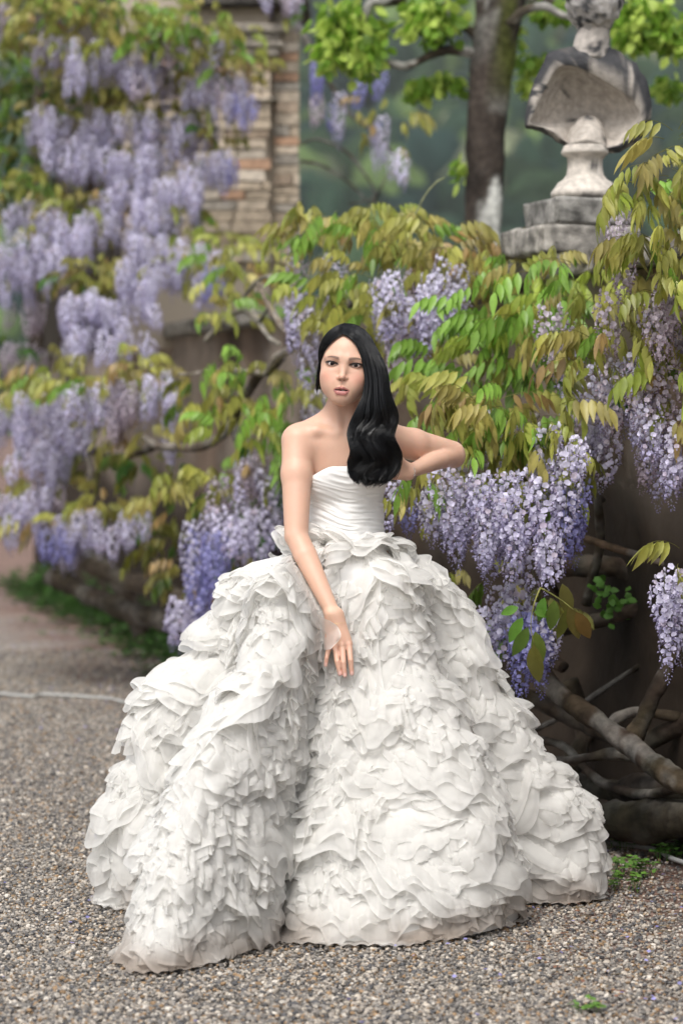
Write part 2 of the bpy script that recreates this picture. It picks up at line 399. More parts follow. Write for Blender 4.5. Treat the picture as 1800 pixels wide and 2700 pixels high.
def build_body():
    h = 0.0036
    d, lo, hh = B.grid((-0.22, 6.46, -0.012), (0.40, 7.08, 1.66), h)
    V, Q = surface_nets(d, lo, h); del d
    me = mesh_np('body', V, Q)
    import bmesh
    bm = bmesh.new(); bm.from_mesh(me)
    def sub(test):
        es = [e for e in bm.edges if test(e)]
        bmesh.ops.subdivide_edges(bm, edges=es, cuts=1, use_grid_fill=True)
    def face1(v):
        l = HA.T @ (np.array(v.co) - HO); return l[1] > 0.035 and abs(l[0]) < 0.062 and -0.112 < l[2] < 0.06
    def face2(v):
        l = HA.T @ (np.array(v.co) - HO)
        return l[1] > 0.055 and ((abs(abs(l[0]) - 0.033) < 0.021 and abs(l[2]) < 0.027) or (abs(l[0]) < 0.029 and -0.09 < l[2] < -0.055) or (abs(l[0]) < 0.018 and -0.055 < l[2] < -0.025))
    def hand(v): return v.co.z < 0.80 and v.co.z > 0.62 and v.co.y < 6.63 and abs(v.co.x) < 0.06
    for test in (face1, face2, hand):
        ok = {v.index: test(v) for v in bm.verts}
        sub(lambda e: ok[e.verts[0].index] and ok[e.verts[1].index])
        bm.verts.index_update()
    bmesh.ops.triangulate(bm, faces=[f for f in bm.faces if len(f.verts) > 4])
    bm.to_mesh(me); bm.free()
    n = len(me.vertices); co = np.empty(n * 3, np.float32); me.vertices.foreach_get('co', co); co = co.reshape(-1, 3).astype(float)
    up = co[:, 2] > 0.64
    co[up] = B.project(co[up])
    me.vertices.foreach_set('co', co.astype(np.float32).ravel())
    # skin colour -------------------------------------------------
    skin = np.array([0.64, 0.405, 0.295]); C = np.tile(skin, (n, 1))
    nz = vnoise(co * 22, 3); C *= (1 + 0.045 * nz)[:, None]; rd = np.clip(vnoise(co * 13, 8) * 0.5 + 0.2, 0, 1)[:, None]; C = C * (1 - 0.22 * rd) + np.array([0.66, 0.335, 0.25]) * 0.22 * rd
    C *= (1 + 0.02 * vnoise(co * 130, 5))[:, None]
    def mix(w, c):
        w = np.clip(w, 0, 1)[:, None]; C[:] = C * (1 - w) + np.array(c) * w
    L = tolocal(co); x, y, z = L.T; head = (z > -0.115) & (y > 0.02) & (np.abs(x) < 0.08)
    g = lambda v, s: np.exp(-(v / s) ** 2)
    for s in (-1, 1):
        mix(0.42 * g(x - s * 0.044, 0.020) * g(z + 0.036, 0.018) * (y > 0.03), (0.66, 0.27, 0.20))
        # lid and socket shadow painted into the skin
        mix(0.25 * g(x - s * 0.034, 0.019) * g(z - 0.007, 0.007) * head, (0.40, 0.21, 0.145))
        mix(0.22 * g(x - s * 0.032, 0.015) * g(z + 0.010, 0.005) * head, (0.50, 0.28, 0.20))
        # brow
        u = (x * s - 0.013) / 0.036
        zb = 0.0150 + 0.0044 * np.sin(np.clip(u, 0, 1) * 2.2) - 0.0035 * np.clip(u - 0.6, 0, 1)
        wb = 0.0046 * (1 - 0.55 * np.clip(u, 0, 1)) 
        st = 0.92 + 0.08 * vnoise(np.stack([x * 400, z * 300, y * 0], 1), 9)
        mix(0.80 * sstep(1.35, 0.5, np.abs(z - zb) / wb) * sstep(-0.08, 0.10, u) * sstep(1.05, 0.85, u) * st * head, (0.055, 0.035, 0.028))
        # lash lines: distance from the almond opening
        a = R(6) * s; dx = (x - s * 0.0335); dz = z
        ux = dx * math.cos(a) + dz * math.sin(a); uz = -dx * math.sin(a) + dz * math.cos(a)
        e = np.sqrt((ux / 0.0146) ** 2 + (uz / 0.0063) ** 2)
        upper = sstep(-0.0010, 0.0006, uz)
        mix(0.98 * sstep(1.50, 1.18, e) * upper * head, (0.012, 0.009, 0.008))
        mix(0.65 * sstep(1.36, 1.10, e) * (1 - upper) * head, (0.06, 0.035, 0.03))
        ow = g(ux * s - 0.0170, 0.0035) * g(uz - 0.0020, 0.0018)
        mix(0.9 * ow * head, (0.02, 0.015, 0.013))
        # nostril
        mix(0.9 * g(x - s * 0.0058, 0.0026) * g(z + 0.0440, 0.0022) * (y > 0.08), (0.06, 0.025, 0.02))
    mix(0.25 * g(x, 0.02) * g(z + 0.038, 0.008) * head, (0.66, 0.33, 0.25))
    # lips
    uu = np.abs(x) / 0.0225
    top = -0.0612 - 0.0085 * uu ** 1.6 + 0.0012 * np.minimum(uu, .3) / .3 - 0.0012
    bot = -0.0702 - 0.0163 * np.sqrt(np.clip(1 - uu ** 2, 0, 1))
    lip = sstep(0.0009, -0.0004, z - top) * sstep(-0.0009, 0.0004, z - bot) * sstep(1.03, 0.95, uu) * (y > 0.06)
    mix(0.82 * lip, (0.34, 0.105, 0.10))
    mix(0.22 * g(np.abs(x) - 0.021, 0.006) * g(z + 0.052, 0.012) * head, (0.45, 0.22, 0.16))  # shade of the folds round the mouth, painted into the skin
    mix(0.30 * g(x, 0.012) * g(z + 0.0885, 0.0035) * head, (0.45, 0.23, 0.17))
    mix(0.35 * lip * (z < -0.074) * g(x, 0.012), (0.55, 0.22, 0.21))
    inside = np.exp(-((z + 0.0718) / 0.0019) ** 4) * sstep(1.0, 0.9, np.abs(x) / 0.0190) * (y > 0.05)
    mix(inside, (0.035, 0.012, 0.012))
    # nails and reddish fingertips, elbows
    for i, t in enumerate(RTIPS):
        dd = np.linalg.norm(co - t, axis=1)
        mix(0.35 * g(dd, 0.014), (0.62, 0.24, 0.19))
        q = co - (t + np.array([0, -0.0045, 0.001]))
        mix(0.85 * sstep(1.3, 0.8, np.sqrt((q[:, 0] / 0.0045) ** 2 + (q[:, 2] / 0.0065) ** 2 + (q[:, 1] / 0.006) ** 2)), (0.80, 0.52, 0.47))
    for q in KN:
        mix(0.18 * g(np.linalg.norm(co - W(*q, 6.57), axis=1), 0.012), (0.58, 0.27, 0.20))
    mix(0.12 * sstep(0.80, 0.70, co[:, 2]) , (0.58, 0.30, 0.24))
    setcol(me, C)
    return me

mskin = mat_vc('skin', rough=0.46, spec=0.42, bump=0.00012, bump_scale=900)
_b = mskin.node_tree.nodes['Principled BSDF']
_b.inputs['Subsurface Weight'].default_value = 0.22; _b.inputs['Subsurface Radius'].default_value = (1.0, 0.35, 0.18)
_b.inputs['Subsurface Scale'].default_value = 0.012
bride = empty('person', (0.013, 6.85, 0), 'woman in a strapless ivory gown of layered ruffles, one hand on her skirt', 'person')
obj('body', build_body(), mskin, bride)

def uv_sphere(c, r, nu=28, nv=20, axes=np.eye(3)):
    V = []; F = []
    for j in range(nv + 1):
        th = math.pi * j / nv
        for i in range(nu):
            ph = 2 * math.pi * i / nu
            V.append(np.array(c) + axes @ (np.array([math.sin(th) * math.cos(ph), math.sin(th) * math.sin(ph), math.cos(th)]) * r))
    for j in range(nv):
        for i in range(nu):
            i2 = (i + 1) % nu; F.append([j * nu + i, (j + 1) * nu + i, (j + 1) * nu + i2, j * nu + i2])
    return np.array(V), np.array(F)
meye = mat_vc('eye', rough=0.06, spec=0.18, coat=0.0)
for s, c in EYES:
    gz = np.array([0, 0, CH + 0.35]) - c; gz /= np.linalg.norm(gz)
    ax = np.cross([0, 0, 1.0], gz); ax /= np.linalg.norm(ax); ay = np.cross(gz, ax)
    V, F = uv_sphere(c, 0.0122, 40, 60, np.stack([ax, ay, gz], 1))
    ang = np.degrees(np.arccos(np.clip((V - c) @ gz / 0.0122, -1, 1)))
    C = np.where((ang < 31)[:, None], np.array([[0.018, 0.009, 0.006]]), np.array([[0.62, 0.58, 0.56]]))
    C = np.where((ang < 14)[:, None], np.array([[0.004, 0.003, 0.003]]), C)
    C = np.where(((ang >= 27) & (ang < 31))[:, None], np.array([[0.010, 0.006, 0.005]]), C)
    obj('eye', mesh_np('eye', V, F, C), meye, bride)
# teeth: a curved row just inside the parted lips
V = []; F = []; C = []
for k in range(8):
    x0 = (k - 4) * 0.0036 + 0.0002; x1 = x0 + 0.0033
    for (x, z) in ((x0, -0.0760), (x1, -0.0760), (x1, -0.0690), (x0, -0.0690)):
        V.append(hp(x, 0.0822 - 14 * x * x, z)); 
    for (x, z) in ((x0, -0.0760), (x1, -0.0760), (x1, -0.0690), (x0, -0.0690)):
        V.append(hp(x, 0.0795 - 14 * x * x, z))
    q = k * 8; F += [[q, q + 1, q + 2, q + 3], [q + 4, q + 7, q + 6, q + 5], [q, q + 4, q + 5, q + 1], [q + 3, q + 2, q + 6, q + 7]]
obj('teeth', mesh_np('teeth', V, F, np.tile([0.72, 0.66, 0.60], (len(V), 1)), smooth=False), meye, bride)
# upper lashes
for s in (-1, 1):
    g_ = G(); pts = []
    for i in range(15):
        a = R(8 + 162 * i / 14)
        ux = -math.cos(a) * 0.0148 * 1.0; uz = math.sin(a) * 0.0062 + 0.0002
        aa = R(6) * s; X = s * 0.0335 + ux * math.cos(aa) - uz * math.sin(aa); Z = ux * math.sin(aa) + uz * math.cos(aa)
        yy = 0.0795 + 0.0028 * math.sin(a) - s * (X - s * 0.0335) * 0.22
        pts.append(hp(X, yy, Z))
    for i in range(0, 14):
        for q in range(3):
            p = pts[i] * (1 - q / 3) + pts[i + 1] * (q / 3)
            out = HA @ np.array([s * (i - 7) * 0.00014 * s, 0.0026, 0.0018]); out += rng.normal(0, .0003, 3)
            V, F = tube_geo([p, p + out * 0.6, p + out + HA @ np.array([0, 0, 0.0008])], [0.0003, 0.00022, 0.00005], 3)
            g_.add(V, F, (0.008, 0.006, 0.006))
    obj('eyelash', g_.mesh('eyelash'), meye, bride)
# ================================================================ the gown
def fabric_mat(name, base, transp, translu, rough=0.75, weave=0.00008):
    m, nt, N, L, b = newmat(name)
    a = N.new('ShaderNodeVertexColor'); a.layer_name = 'Col'
    tc = N.new('ShaderNodeTexCoord')
    L.new(a.outputs['Color'], b.inputs['Base Color'])
    b.inputs['Roughness'].default_value = rough; b.inputs['Specular IOR Level'].default_value = 0.25
    b.inputs['Sheen Weight'].default_value = 0.15
    nz = N.new('ShaderNodeTexNoise'); nz.inputs['Scale'].default_value = 45; nz.inputs['Detail'].default_value = 5
    L.new(tc.outputs['Object'], nz.inputs['Vector'])
    bp = N.new('ShaderNodeBump'); bp.inputs['Distance'].default_value = 0.0016; bp.inputs['Strength'].default_value = 0.6
    L.new(nz.outputs[0], bp.inputs['Height']); L.new(bp.outputs[0], b.inputs['Normal'])
    if translu:
        t = N.new('ShaderNodeBsdfTranslucent'); L.new(a.outputs['Color'], t.inputs['Color'])
        ms = N.new('ShaderNodeMixShader'); ms.inputs[0].default_value = translu
        L.new(b.outputs[0], ms.inputs[1]); L.new(t.outputs[0], ms.inputs[2]); out = ms.outputs[0]
    else: out = b.outputs[0]
    if transp:
        tr = N.new('ShaderNodeBsdfTransparent')
        m2 = N.new('ShaderNodeMixShader')
        mm = N.new('ShaderNodeMath'); mm.operation = 'MULTIPLY'; mm.inputs[1].default_value = transp
        L.new(a.outputs['Alpha'], mm.inputs[0]); L.new(mm.outputs[0], m2.inputs[0])
        L.new(out, m2.inputs[1]); L.new(tr.outputs[0], m2.inputs[2]); out = m2.outputs[0]
    L.new(out, N['Material Output'].inputs[0])
    return m
IV = np.array([0.905, 0.895, 0.868])
msatin = fabric_mat('gathered_silk', IV, 0, 0.0, rough=0.6)
morg = fabric_mat('organza', IV, 0.40, 0.50)
mlining = fabric_mat('skirt_lining', IV, 0, 0.15)

# bodice: wrapped round the trunk, finely gathered across
AX = np.array([0.013, 6.842])
def trunk_radius(th, z):
    lo_ = np.full(len(th), 0.03); hi_ = np.full(len(th), 0.20)
    dirs = np.stack([np.sin(th), -np.cos(th), 0 * th], 1); base = np.stack([0 * th + AX[0], 0 * th + AX[1], z], 1)
    for _ in range(12):
        mid = (lo_ + hi_) / 2; d = T.eval(base + dirs * mid[:, None])
        lo_ = np.where(d < 0, mid, lo_); hi_ = np.where(d < 0, hi_, mid)
    return (lo_ + hi_) / 2
nt_, nz_ = 240, 130
th = np.linspace(0, 2 * math.pi, nt_, endpoint=False)
ztop = 1.243 - 0.030 * sstep(0.35, 1.0, np.abs(((th + math.pi) % (2 * math.pi)) - math.pi)) - 0.05 * sstep(1.2, 2.4, np.abs(((th + math.pi) % (2 * math.pi)) - math.pi))
VV = []
for j in range(nz_):
    t = j / (nz_ - 1)
    z = 1.005 + (ztop - 1.005) * t
    r = trunk_radius(th, z)
    ang = ((th + math.pi) % (2 * math.pi)) - math.pi
    zz = z + 0.020 * np.sin(ang * 1.1 + 0.4) + 0.006 * np.sin(ang * 3 + 2)
    q = np.stack([np.sin(th) * 1.3, np.cos(th) * 1.3, zz * 105], 1)
    q2 = np.stack([np.sin(th) * 3.1 + 9, np.cos(th) * 3.1, zz * 150 + 0.8 * ang], 1)
    fold = 0.0028 * (1 - np.abs(vnoise(q, 21))) ** 1.5 + 0.0013 * vnoise(q2, 22)
    fold *= sstep(1.0, 0.90, t) * 0.85 + 0.15
    r = r + 0.0045 + fold
    if t > 0.985: r -= 0.0035
    VV.append(np.stack([AX[0] + np.sin(th) * r, AX[1] - np.cos(th) * r, z], 1))
VV = np.concatenate(VV)
jj, ii = np.meshgrid(np.arange(nz_ - 1), np.arange(nt_), indexing='ij'); i2 = (ii + 1) % nt_
FF = np.stack([jj * nt_ + ii, jj * nt_ + i2, (jj + 1) * nt_ + i2, (jj + 1) * nt_ + ii], -1).reshape(-1, 4)
obj('bodice', mesh_np('bodice', VV, FF, np.tile(IV * 0.89, (len(VV), 1))), msatin, bride)

# skirt lining: loft of folded rings
CX, CYY = 0.03, 6.80
#        X      D     profile
HEM = [(0.03, 7.40, 'b'), (0.40, 7.28, 'b'), (0.74, 7.05, 'r'), (0.70, 6.87, 'r'), (0.47, 6.84, 'v'), (0.50, 6.62, 'h'),
       (0.36, 6.40, 'h'), (0.10, 6.31, 'c'), (-0.12, 6.35, 'c'), (-0.20, 6.58, 'v'), (-0.29, 6.20, 'g'), (-0.48, 5.97, 'g'),
       (-0.565, 6.13, 'g'), (-0.49, 6.68, 'n'), (-0.60, 6.75, 'l'), (-0.70, 6.90, 'l'), (-0.50, 7.25, 'b')]
ZS = [0.00, 0.15, 0.28, 0.39, 0.52, 0.64, 0.72, 0.85, 0.97, 1.03]
PROF = {'l': [1.0, .985, .95, .91, .87, .78, .60, .51, .43, .20], 'r': [1.0, .995, .95, .80, .65, .57, .50, .41, .33, .19],
        'f': [1.0, .93, .84, .74, .62, .49, .41, .36, .31, .17], 'c': [1.0, .86, .73, .62, .50, .40, .34, .29, .26, .19], 'h': [1.0, .97, .91, .82, .69, .55, .47, .40, .34, .19],
        'g': [1.0, .92, .86, .79, .69, .58, .47, .42, .37, .20],
        'b': [1.0, .95, .88, .80, .70, .60, .51, .41, .32, .19], 'v': [1.0, .86, .76, .66, .54, .43, .36, .31, .28, .20],
        'n': [1.0, .94, .86, .80, .72, .62, .52, .47, .42, .22]}
NU = 340
def ring(z):
    P = []
    for X, D, p in HEM:
        s_ = np.interp(z, ZS, PROF[p]) * 0.965
        P.append([CX + (X - CX) * s_, CYY + (D - CYY) * s_])
    P = np.array(P)
    if z > 0.95:     # round off towards the waist
        w = sstep(0.95, 1.035, z); c = np.array([0.013, 6.842]); v = P - c; rr = np.linalg.norm(v, axis=1, keepdims=True)
        P = P * (1 - w) + (c + v / rr * np.array([[0.118, 0.098]])) * w
    Q = np.vstack([P[-2:], P, P[:3]])
    n = 24; out = []
    S_ = spline(Q, (len(Q) - 1) * n + 1)[2 * n:(2 + len(P)) * n + 1]
    d = np.r_[0, np.cumsum(np.linalg.norm(np.diff(S_, axis=0), axis=1))]
    # parameter: fixed share per control point so folds line up from ring to ring
    uu = np.linspace(0, len(S_) - 1, NU, endpoint=False)
    return np.stack([np.interp(uu, np.arange(len(S_)), S_[:, k]) for k in (0, 1)], 1)
NZ = 64
zl = np.linspace(0.008, 1.035, NZ)
LOFT = np.stack([np.concatenate([ring(z), np.full((NU, 1), z)], 1) for z in zl])      # (NZ, NU, 3)
def base_pt(u, z):
    """u in ring units 0..1 (wraps), z height -> point, outward normal, along, down"""
    u = np.asarray(u) % 1.0 * NU; z = np.clip(z, zl[0], zl[-1])
    fz = (z - zl[0]) / (zl[-1] - zl[0]) * (NZ - 1); j = np.minimum(fz.astype(int), NZ - 2); tz = (fz - j)[:, None]
    i = np.floor(u).astype(int) % NU; tu = (u - np.floor(u))[:, None]; i2 = (i + 1) % NU
    a = LOFT[j, i] * (1 - tu) + LOFT[j, i2] * tu; b = LOFT[j + 1, i] * (1 - tu) + LOFT[j + 1, i2] * tu
    p = a * (1 - tz) + b * tz
    im = (i - 2) % NU; ip = (i + 3) % NU
    al = LOFT[j, ip] - LOFT[j, im]; al /= np.linalg.norm(al, axis=1, keepdims=True) + 1e-9
    jm = np.maximum(j - 2, 0); jp = np.minimum(j + 3, NZ - 1)
    dn = LOFT[jm, i] - LOFT[jp, i]; dn /= np.linalg.norm(dn, axis=1, keepdims=True) + 1e-9
    n = np.cross(dn, al); n /= np.linalg.norm(n, axis=1, keepdims=True) + 1e-9
    return p, n, al, dn
_p, _n, _a, _d = base_pt(np.linspace(0, 1, 50), np.full(50, 0.4))
NSGN = 1 if ((_n[:, :2] * (_p[:, :2] - [CX, CYY])).sum(1)).mean() > 0 else -1
cols = np.tile(IV * 0.93, (NZ * NU, 1)); zz = LOFT[:, :, 2].ravel()
V_ = LOFT.reshape(-1, 3).copy()
ARMS = [(ER, WR, 0.034, 0.024), (WR, W(895, 1702, 6.572), 0.036, 0.042), (W(893, 1702, 6.572), W(903, 1782, 6.545), 0.044, 0.034), (SR, ER, 0.047, 0.038)]
def keep_clear(V, soft=0.030, gap=0.016):
    """cloth lies behind the arm and hand it touches"""
    V = V.copy()
    for a, b, ra, rb in ARMS:
        a2, b2 = a[[0, 2]], b[[0, 2]]; ba = b2 - a2; q = V[:, [0, 2]] - a2
        t = np.clip(q @ ba / ba.dot(ba), 0, 1); dd = np.linalg.norm(q - t[:, None] * ba, axis=1); r = ra + (rb - ra) * t
        w = sstep(r + soft, r, dd); yy = a[1] + (b[1] - a[1]) * t + gap
        tgt = np.maximum(V[:, 1], yy); V[:, 1] = V[:, 1] * (1 - w) + tgt * w
    return V
V_ = keep_clear(V_, 0.05, 0.030)
jj, ii = np.meshgrid(np.arange(NZ - 1), np.arange(NU), indexing='ij'); i2 = (ii + 1) % NU
FF = np.stack([jj * NU + ii, jj * NU + i2, (jj + 1) * NU + i2, (jj + 1) * NU + ii], -1).reshape(-1, 4)
skirt = obj('skirt', mesh_np('skirt', V_, FF, cols), mlining, bride)

def ruffle(u0, u1, z0, z1, w, amp, wl, lift, seed, ns=None, bow=0.0, clear=True, turn=0.0):
    a = ply(u0, u1, z0, z1, w, amp, wl, lift, seed, ns, bow, clear, turn)
    b = ply(u0, u1, z0 + 0.008, z1 + 0.008, w * 0.78, amp * 1.1, wl * 0.9, lift * 1.3, seed, ns, bow, clear, turn, 1.3)
    c = ply(u0, u1, z0 + 0.016, z1 + 0.016, w * 0.60, amp * 1.2, wl * 0.85, lift * 1.55, seed + 13, ns, bow, clear, turn, 2.4)
    na, nb_ = len(a[0]), len(a[0]) + len(b[0])
    return tuple(np.concatenate([a[k], b[k] + (na if k == 1 else 0), c[k] + (nb_ if k == 1 else 0)]) for k in range(4))
def ply(u0, u1, z0, z1, w, amp, wl, lift, seed, ns=None, bow=0.0, clear=True, turn=0.0, shift=0.0):
    """one gathered strip sewn along the skirt from (u0,z0) to (u1,z1); free edge ruffled"""
    rg = np.random.default_rng(seed)
    # length of the seam
    tt = np.linspace(0, 1, 30)
    P, *_ = base_pt(u0 + (u1 - u0) * tt, z0 + (z1 - z0) * tt)
    Ls = np.linalg.norm(np.diff(P, axis=0), axis=1).sum()
    ns = int(np.clip(Ls / 0.0050, 20, 115)); nv = 7
    t = np.linspace(0, 1, ns)
    u = u0 + (u1 - u0) * t; z = z0 + (z1 - z0) * t + bow * np.sin(math.pi * t) + 0.010 * vnoise(np.stack([t * Ls * 9, 0 * t, 0 * t], 1), seed % 991)
    p, n, al, dn = base_pt(u, z); n = n * NSGN
    # soften normals along the strip so it bridges the folds
    for _ in range(4): n[1:-1] = (n[:-2] + 2 * n[1:-1] + n[2:]) / 4; dn[1:-1] = (dn[:-2] + 2 * dn[1:-1] + dn[2:]) / 4
    n /= np.linalg.norm(n, axis=1, keepdims=True)
    seam = p[-1] - p[0]; seam /= np.linalg.norm(seam) + 1e-9
    pd = np.cross(n, np.gradient(p, axis=0)); pd /= np.linalg.norm(pd, axis=1, keepdims=True) + 1e-9
    sg = np.sign((pd * dn).sum(1).mean()) or 1
    down = 0.55 * dn + 0.45 * pd * sg + np.array([0, 0, -0.25]) + turn * al; down /= np.linalg.norm(down, axis=1, keepdims=True)
    s_ = t * Ls
    ph = 2 * math.pi * (s_ / wl + 0.55 * vnoise(np.stack([s_ / wl * 0.6, 0 * t, 0 * t + 3], 1), seed % 887)) + rg.uniform(0, 6.28) + shift
    am = amp * (0.65 + 0.5 * vnoise(np.stack([s_ / wl * 0.45, 0 * t + 7, 0 * t], 1), seed % 773))
    wv = w * (0.22 + 0.78 * np.sin(math.pi * np.clip(t, 0.0, 1)) ** 0.45) * (1 + 0.16 * vnoise(np.stack([s_ * 14, 0 * t, 0 * t + 5], 1), seed % 661))
    gwl = rg.uniform(0.012, 0.024); alf = 0.15 if rg.random() < 0.6 else 0.6
    rows = []
    for k in range(nv):
        v = k / (nv - 1)
        g1 = v ** 1.1
        gath = 0.0017 * (1 - 0.55 * v) * min(1, v * 6) * np.sin(2 * math.pi * s_ / gwl + 3.5 * vnoise(np.stack([s_ * 30, 0 * t, 0 * t], 1), seed % 431))
        lf = lift * math.sin(v * 1.75) * wv
        o = p + n * (0.006 + lf + gath)[:, None] + down * (v * wv)[:, None]
        o = o + n * (am * g1 * np.sin(ph + 0.5 * v))[:, None] + al * (am * alf * g1 * np.sin(2 * ph + 0.8))[:, None] + down * (v * wv * 0.20 * np.sin(ph * 0.5 + 1.3))[:, None]
        q = np.stack([s_ * 28, np.full(ns, v * w * 26), np.full(ns, seed % 97)], 1)
        o = o + n * (0.008 * v * vnoise(q, seed % 541))[:, None] + down * (0.003 * v * vnoise(q + 31, seed % 541))[:, None]
        rows.append(o)
    V = np.concatenate(rows)
    V[:, 2] = np.maximum(V[:, 2], 0.006 + 0.006 * np.abs(np.sin(V[:, 0] * 90)))
    if clear: V = keep_clear(V)
    C = np.tile(IV, (len(V), 1)).astype(float); al_ = np.ones(len(V))
    vv = np.repeat(np.arange(nv) / (nv - 1), ns)
    C *= (1 + 0.015 * vnoise(V * 14, 4))[:, None]
    al_ = np.where(vv > 0.97, 0.15, 1.0) * sstep(0.0, 0.25, vv)
    # muddy hem
    low = sstep(0.12, 0.0, V[:, 2]) * np.clip(0.55 + 0.8 * vnoise(V * 9, 8), 0, 1)
    C = C * (1 - 0.62 * low[:, None]) + np.array([0.36, 0.25, 0.16]) * 0.62 * low[:, None]
    jj, ii = np.meshgrid(np.arange(nv - 1), np.arange(ns - 1), indexing='ij')
    F = np.stack([jj * ns + ii, jj * ns + ii + 1, (jj + 1) * ns + ii + 1, (jj + 1) * ns + ii], -1).reshape(-1, 4)
    return V, F, C, al_
def ruffle_mesh(parts, name='ruffle'):
    off = 0; VV = []; FF = []; CC = []; AA = []
    for V, F, C, A in parts:
        VV.append(V); FF.append(F + off); CC.append(C); AA.append(A); off += len(V)
    V = np.concatenate(VV); me = mesh_np(name, V, np.concatenate(FF))
    a = me.color_attributes.new('Col', 'FLOAT_COLOR', 'POINT')
    c = np.concatenate([np.concatenate(CC), np.concatenate(AA)[:, None]], 1).astype(np.float32); a.data.foreach_set('color', c.ravel())
    return me
NH = len(HEM)
def uh(k): return (k % NH) / NH        # ring parameter of control point k
front, back = [], []
rg = np.random.default_rng(11)
seed = 100
# tiers: lobes run between ring parameters; each row of each lobe is one strip that sags across the lobe
LOBES = [(1.2, 4.15, 'r'), (3.9, 6.6, 'f'), (6.1, 9.25, 'f'), (8.9, 11.7, 'g'), (11.0, 13.2, 'g'), (12.8, 15.9, 'l')]
for (a, b, kind) in LOBES:
    z = 0.055
    while z < 1.02:
        w = rg.uniform(0.075, 0.125) * (1.0 if z < 0.8 else 0.85)
        da, db = rg.uniform(-0.30, 0.30, 2)
        narrow = 0.10 if z > 0.75 else 0.0
        frill = rg.random()
        amp = (0.007 if frill < 0.45 else 0.010) * rg.uniform(0.8, 1.5)
        wl = (0.085 if frill < 0.4 else 0.046) * rg.uniform(0.8, 1.3)
        if z < 0.2: amp *= 1.15
        m = (a + b) / 2 + rg.uniform(-0.25, 0.25)
        segs = [(a + da + narrow, b + db - narrow)] if rg.random() < 0.45 or z > 0.85 else [(a + da, m + 0.3), (m - 0.3, b + db)]
        for (x0, x1) in segs:
            front.append(ruffle(uh(0) + x0 / NH, x1 / NH, z + rg.normal(0, .045), z + rg.normal(0, .045), w, amp, wl, rg.uniform(0.16, 0.34), seed, bow=rg.normal(-0.01, 0.035)))
            seed += 1
        z += rg.uniform(0.036, 0.052)
# frilly cascades down the valleys and loose petals over the lobes
CAS = [(8.0, 1.00, 8.6, 0.12, 12), (9.6, 0.95, 9.4, 0.10, 10), (13.3, 0.86, 13.35, 0.12, 6), (4.5, 0.80, 4.6, 0.12, 5)]
for (ua, za, ub, zb, n) in CAS:
    for k in range(n):
        f = (k + rg.uniform(0, 0.8)) / n; z = za + (zb - za) * f; u = ua + (ub - ua) * f + rg.uniform(-0.5, 0.5)
        ln = rg.uniform(0.12, 0.2); sl = rg.choice([-1, 1]) * rg.uniform(0.2, 0.7)
        front.append(ruffle((u - sl) / NH, (u + sl * 0.5) / NH, z + ln / 2, z - ln / 2, rg.uniform(0.07, 0.11), rg.uniform(0.010, 0.017), rg.uniform(0.035, 0.06), rg.uniform(0.3, 0.6), seed, turn=rg.uniform(-0.5, 0.5)))
        seed += 1
for k in range(58):
    u = rg.uniform(2.0, 15.2); z = rg.uniform(0.12, 0.95)
    du = rg.uniform(0.5, 0.9) * rg.choice([-1, 1]); dz = rg.uniform(-0.16, 0.16)
    front.append(ruffle((u - du) / NH, (u + du) / NH, z - dz, z + dz, rg.uniform(0.085, 0.135), rg.uniform(0.008, 0.013), rg.uniform(0.05, 0.10), rg.uniform(0.25, 0.55), seed, bow=rg.normal(0, 0.055), turn=rg.uniform(-0.4, 0.4)))
    seed += 1
# short upstanding frill at the waist
for (a, b) in ((3.0, 5.4), (5.0, 7.6), (7.2, 9.4), (9.2, 11.2), (11.0, 13.5), (13.2, 15.0)):
    front.append(ruffle(a / NH, b / NH, 1.020, 1.022, 0.085, 0.012, 0.055, 0.9, seed)); seed += 1
z = 0.06
while z < 1.02:
    for (a, b) in ((15.4, 18.4), (-1.0 + NH, 1.7 + NH)):
        back.append(ruffle(a / NH, b / NH, z, z, 0.11, 0.012, 0.08, 0.3, seed)); seed += 1
    z += 0.075
# the loose petal of organza that laps over her wrist
_A = np.array([(836, 1618), (842, 1650), (846, 1684), (850, 1712)], float); _B = np.array([(868, 1636), (890, 1652), (898, 1680), (872, 1711)], float)
_A = spline(_A, 16); _B = spline(_B, 16); Vp = []
for i in range(16):
    for j in range(10):
        f = j / 9; q = _A[i] * (1 - f) + _B[i] * f
        Vp.append(W(q[0], q[1] + 2 * math.sin(f * 3), 6.60 - 0.062 * math.sin(f * 1.5) + 0.005 * math.sin(i * 0.9 + f * 3) * f))
Fp_ = np.array([[i * 10 + j, i * 10 + j + 1, (i + 1) * 10 + j + 1, (i + 1) * 10 + j] for i in range(15) for j in range(9)])
ap_ = np.tile(np.r_[np.ones(9), 0.1], 16)
front.insert(0, (np.array(Vp), Fp_, np.tile(IV, (160, 1)), ap_))
print('ruffles', len(front), len(back))
for r_ in front[:298]: 
    o = obj('ruffle', ruffle_mesh([r_]), morg, None); o.parent = skirt; o.matrix_parent_inverse = Matrix.Translation(-Vector(bride.location)) if False else Matrix.Identity(4)
    o.matrix_parent_inverse = Matrix.Identity(4)
o = obj('ruffle_layers', ruffle_mesh(back + front[298:], 'ruffle_layers'), morg, None); o.parent = skirt; o['kind'] = 'stuff'
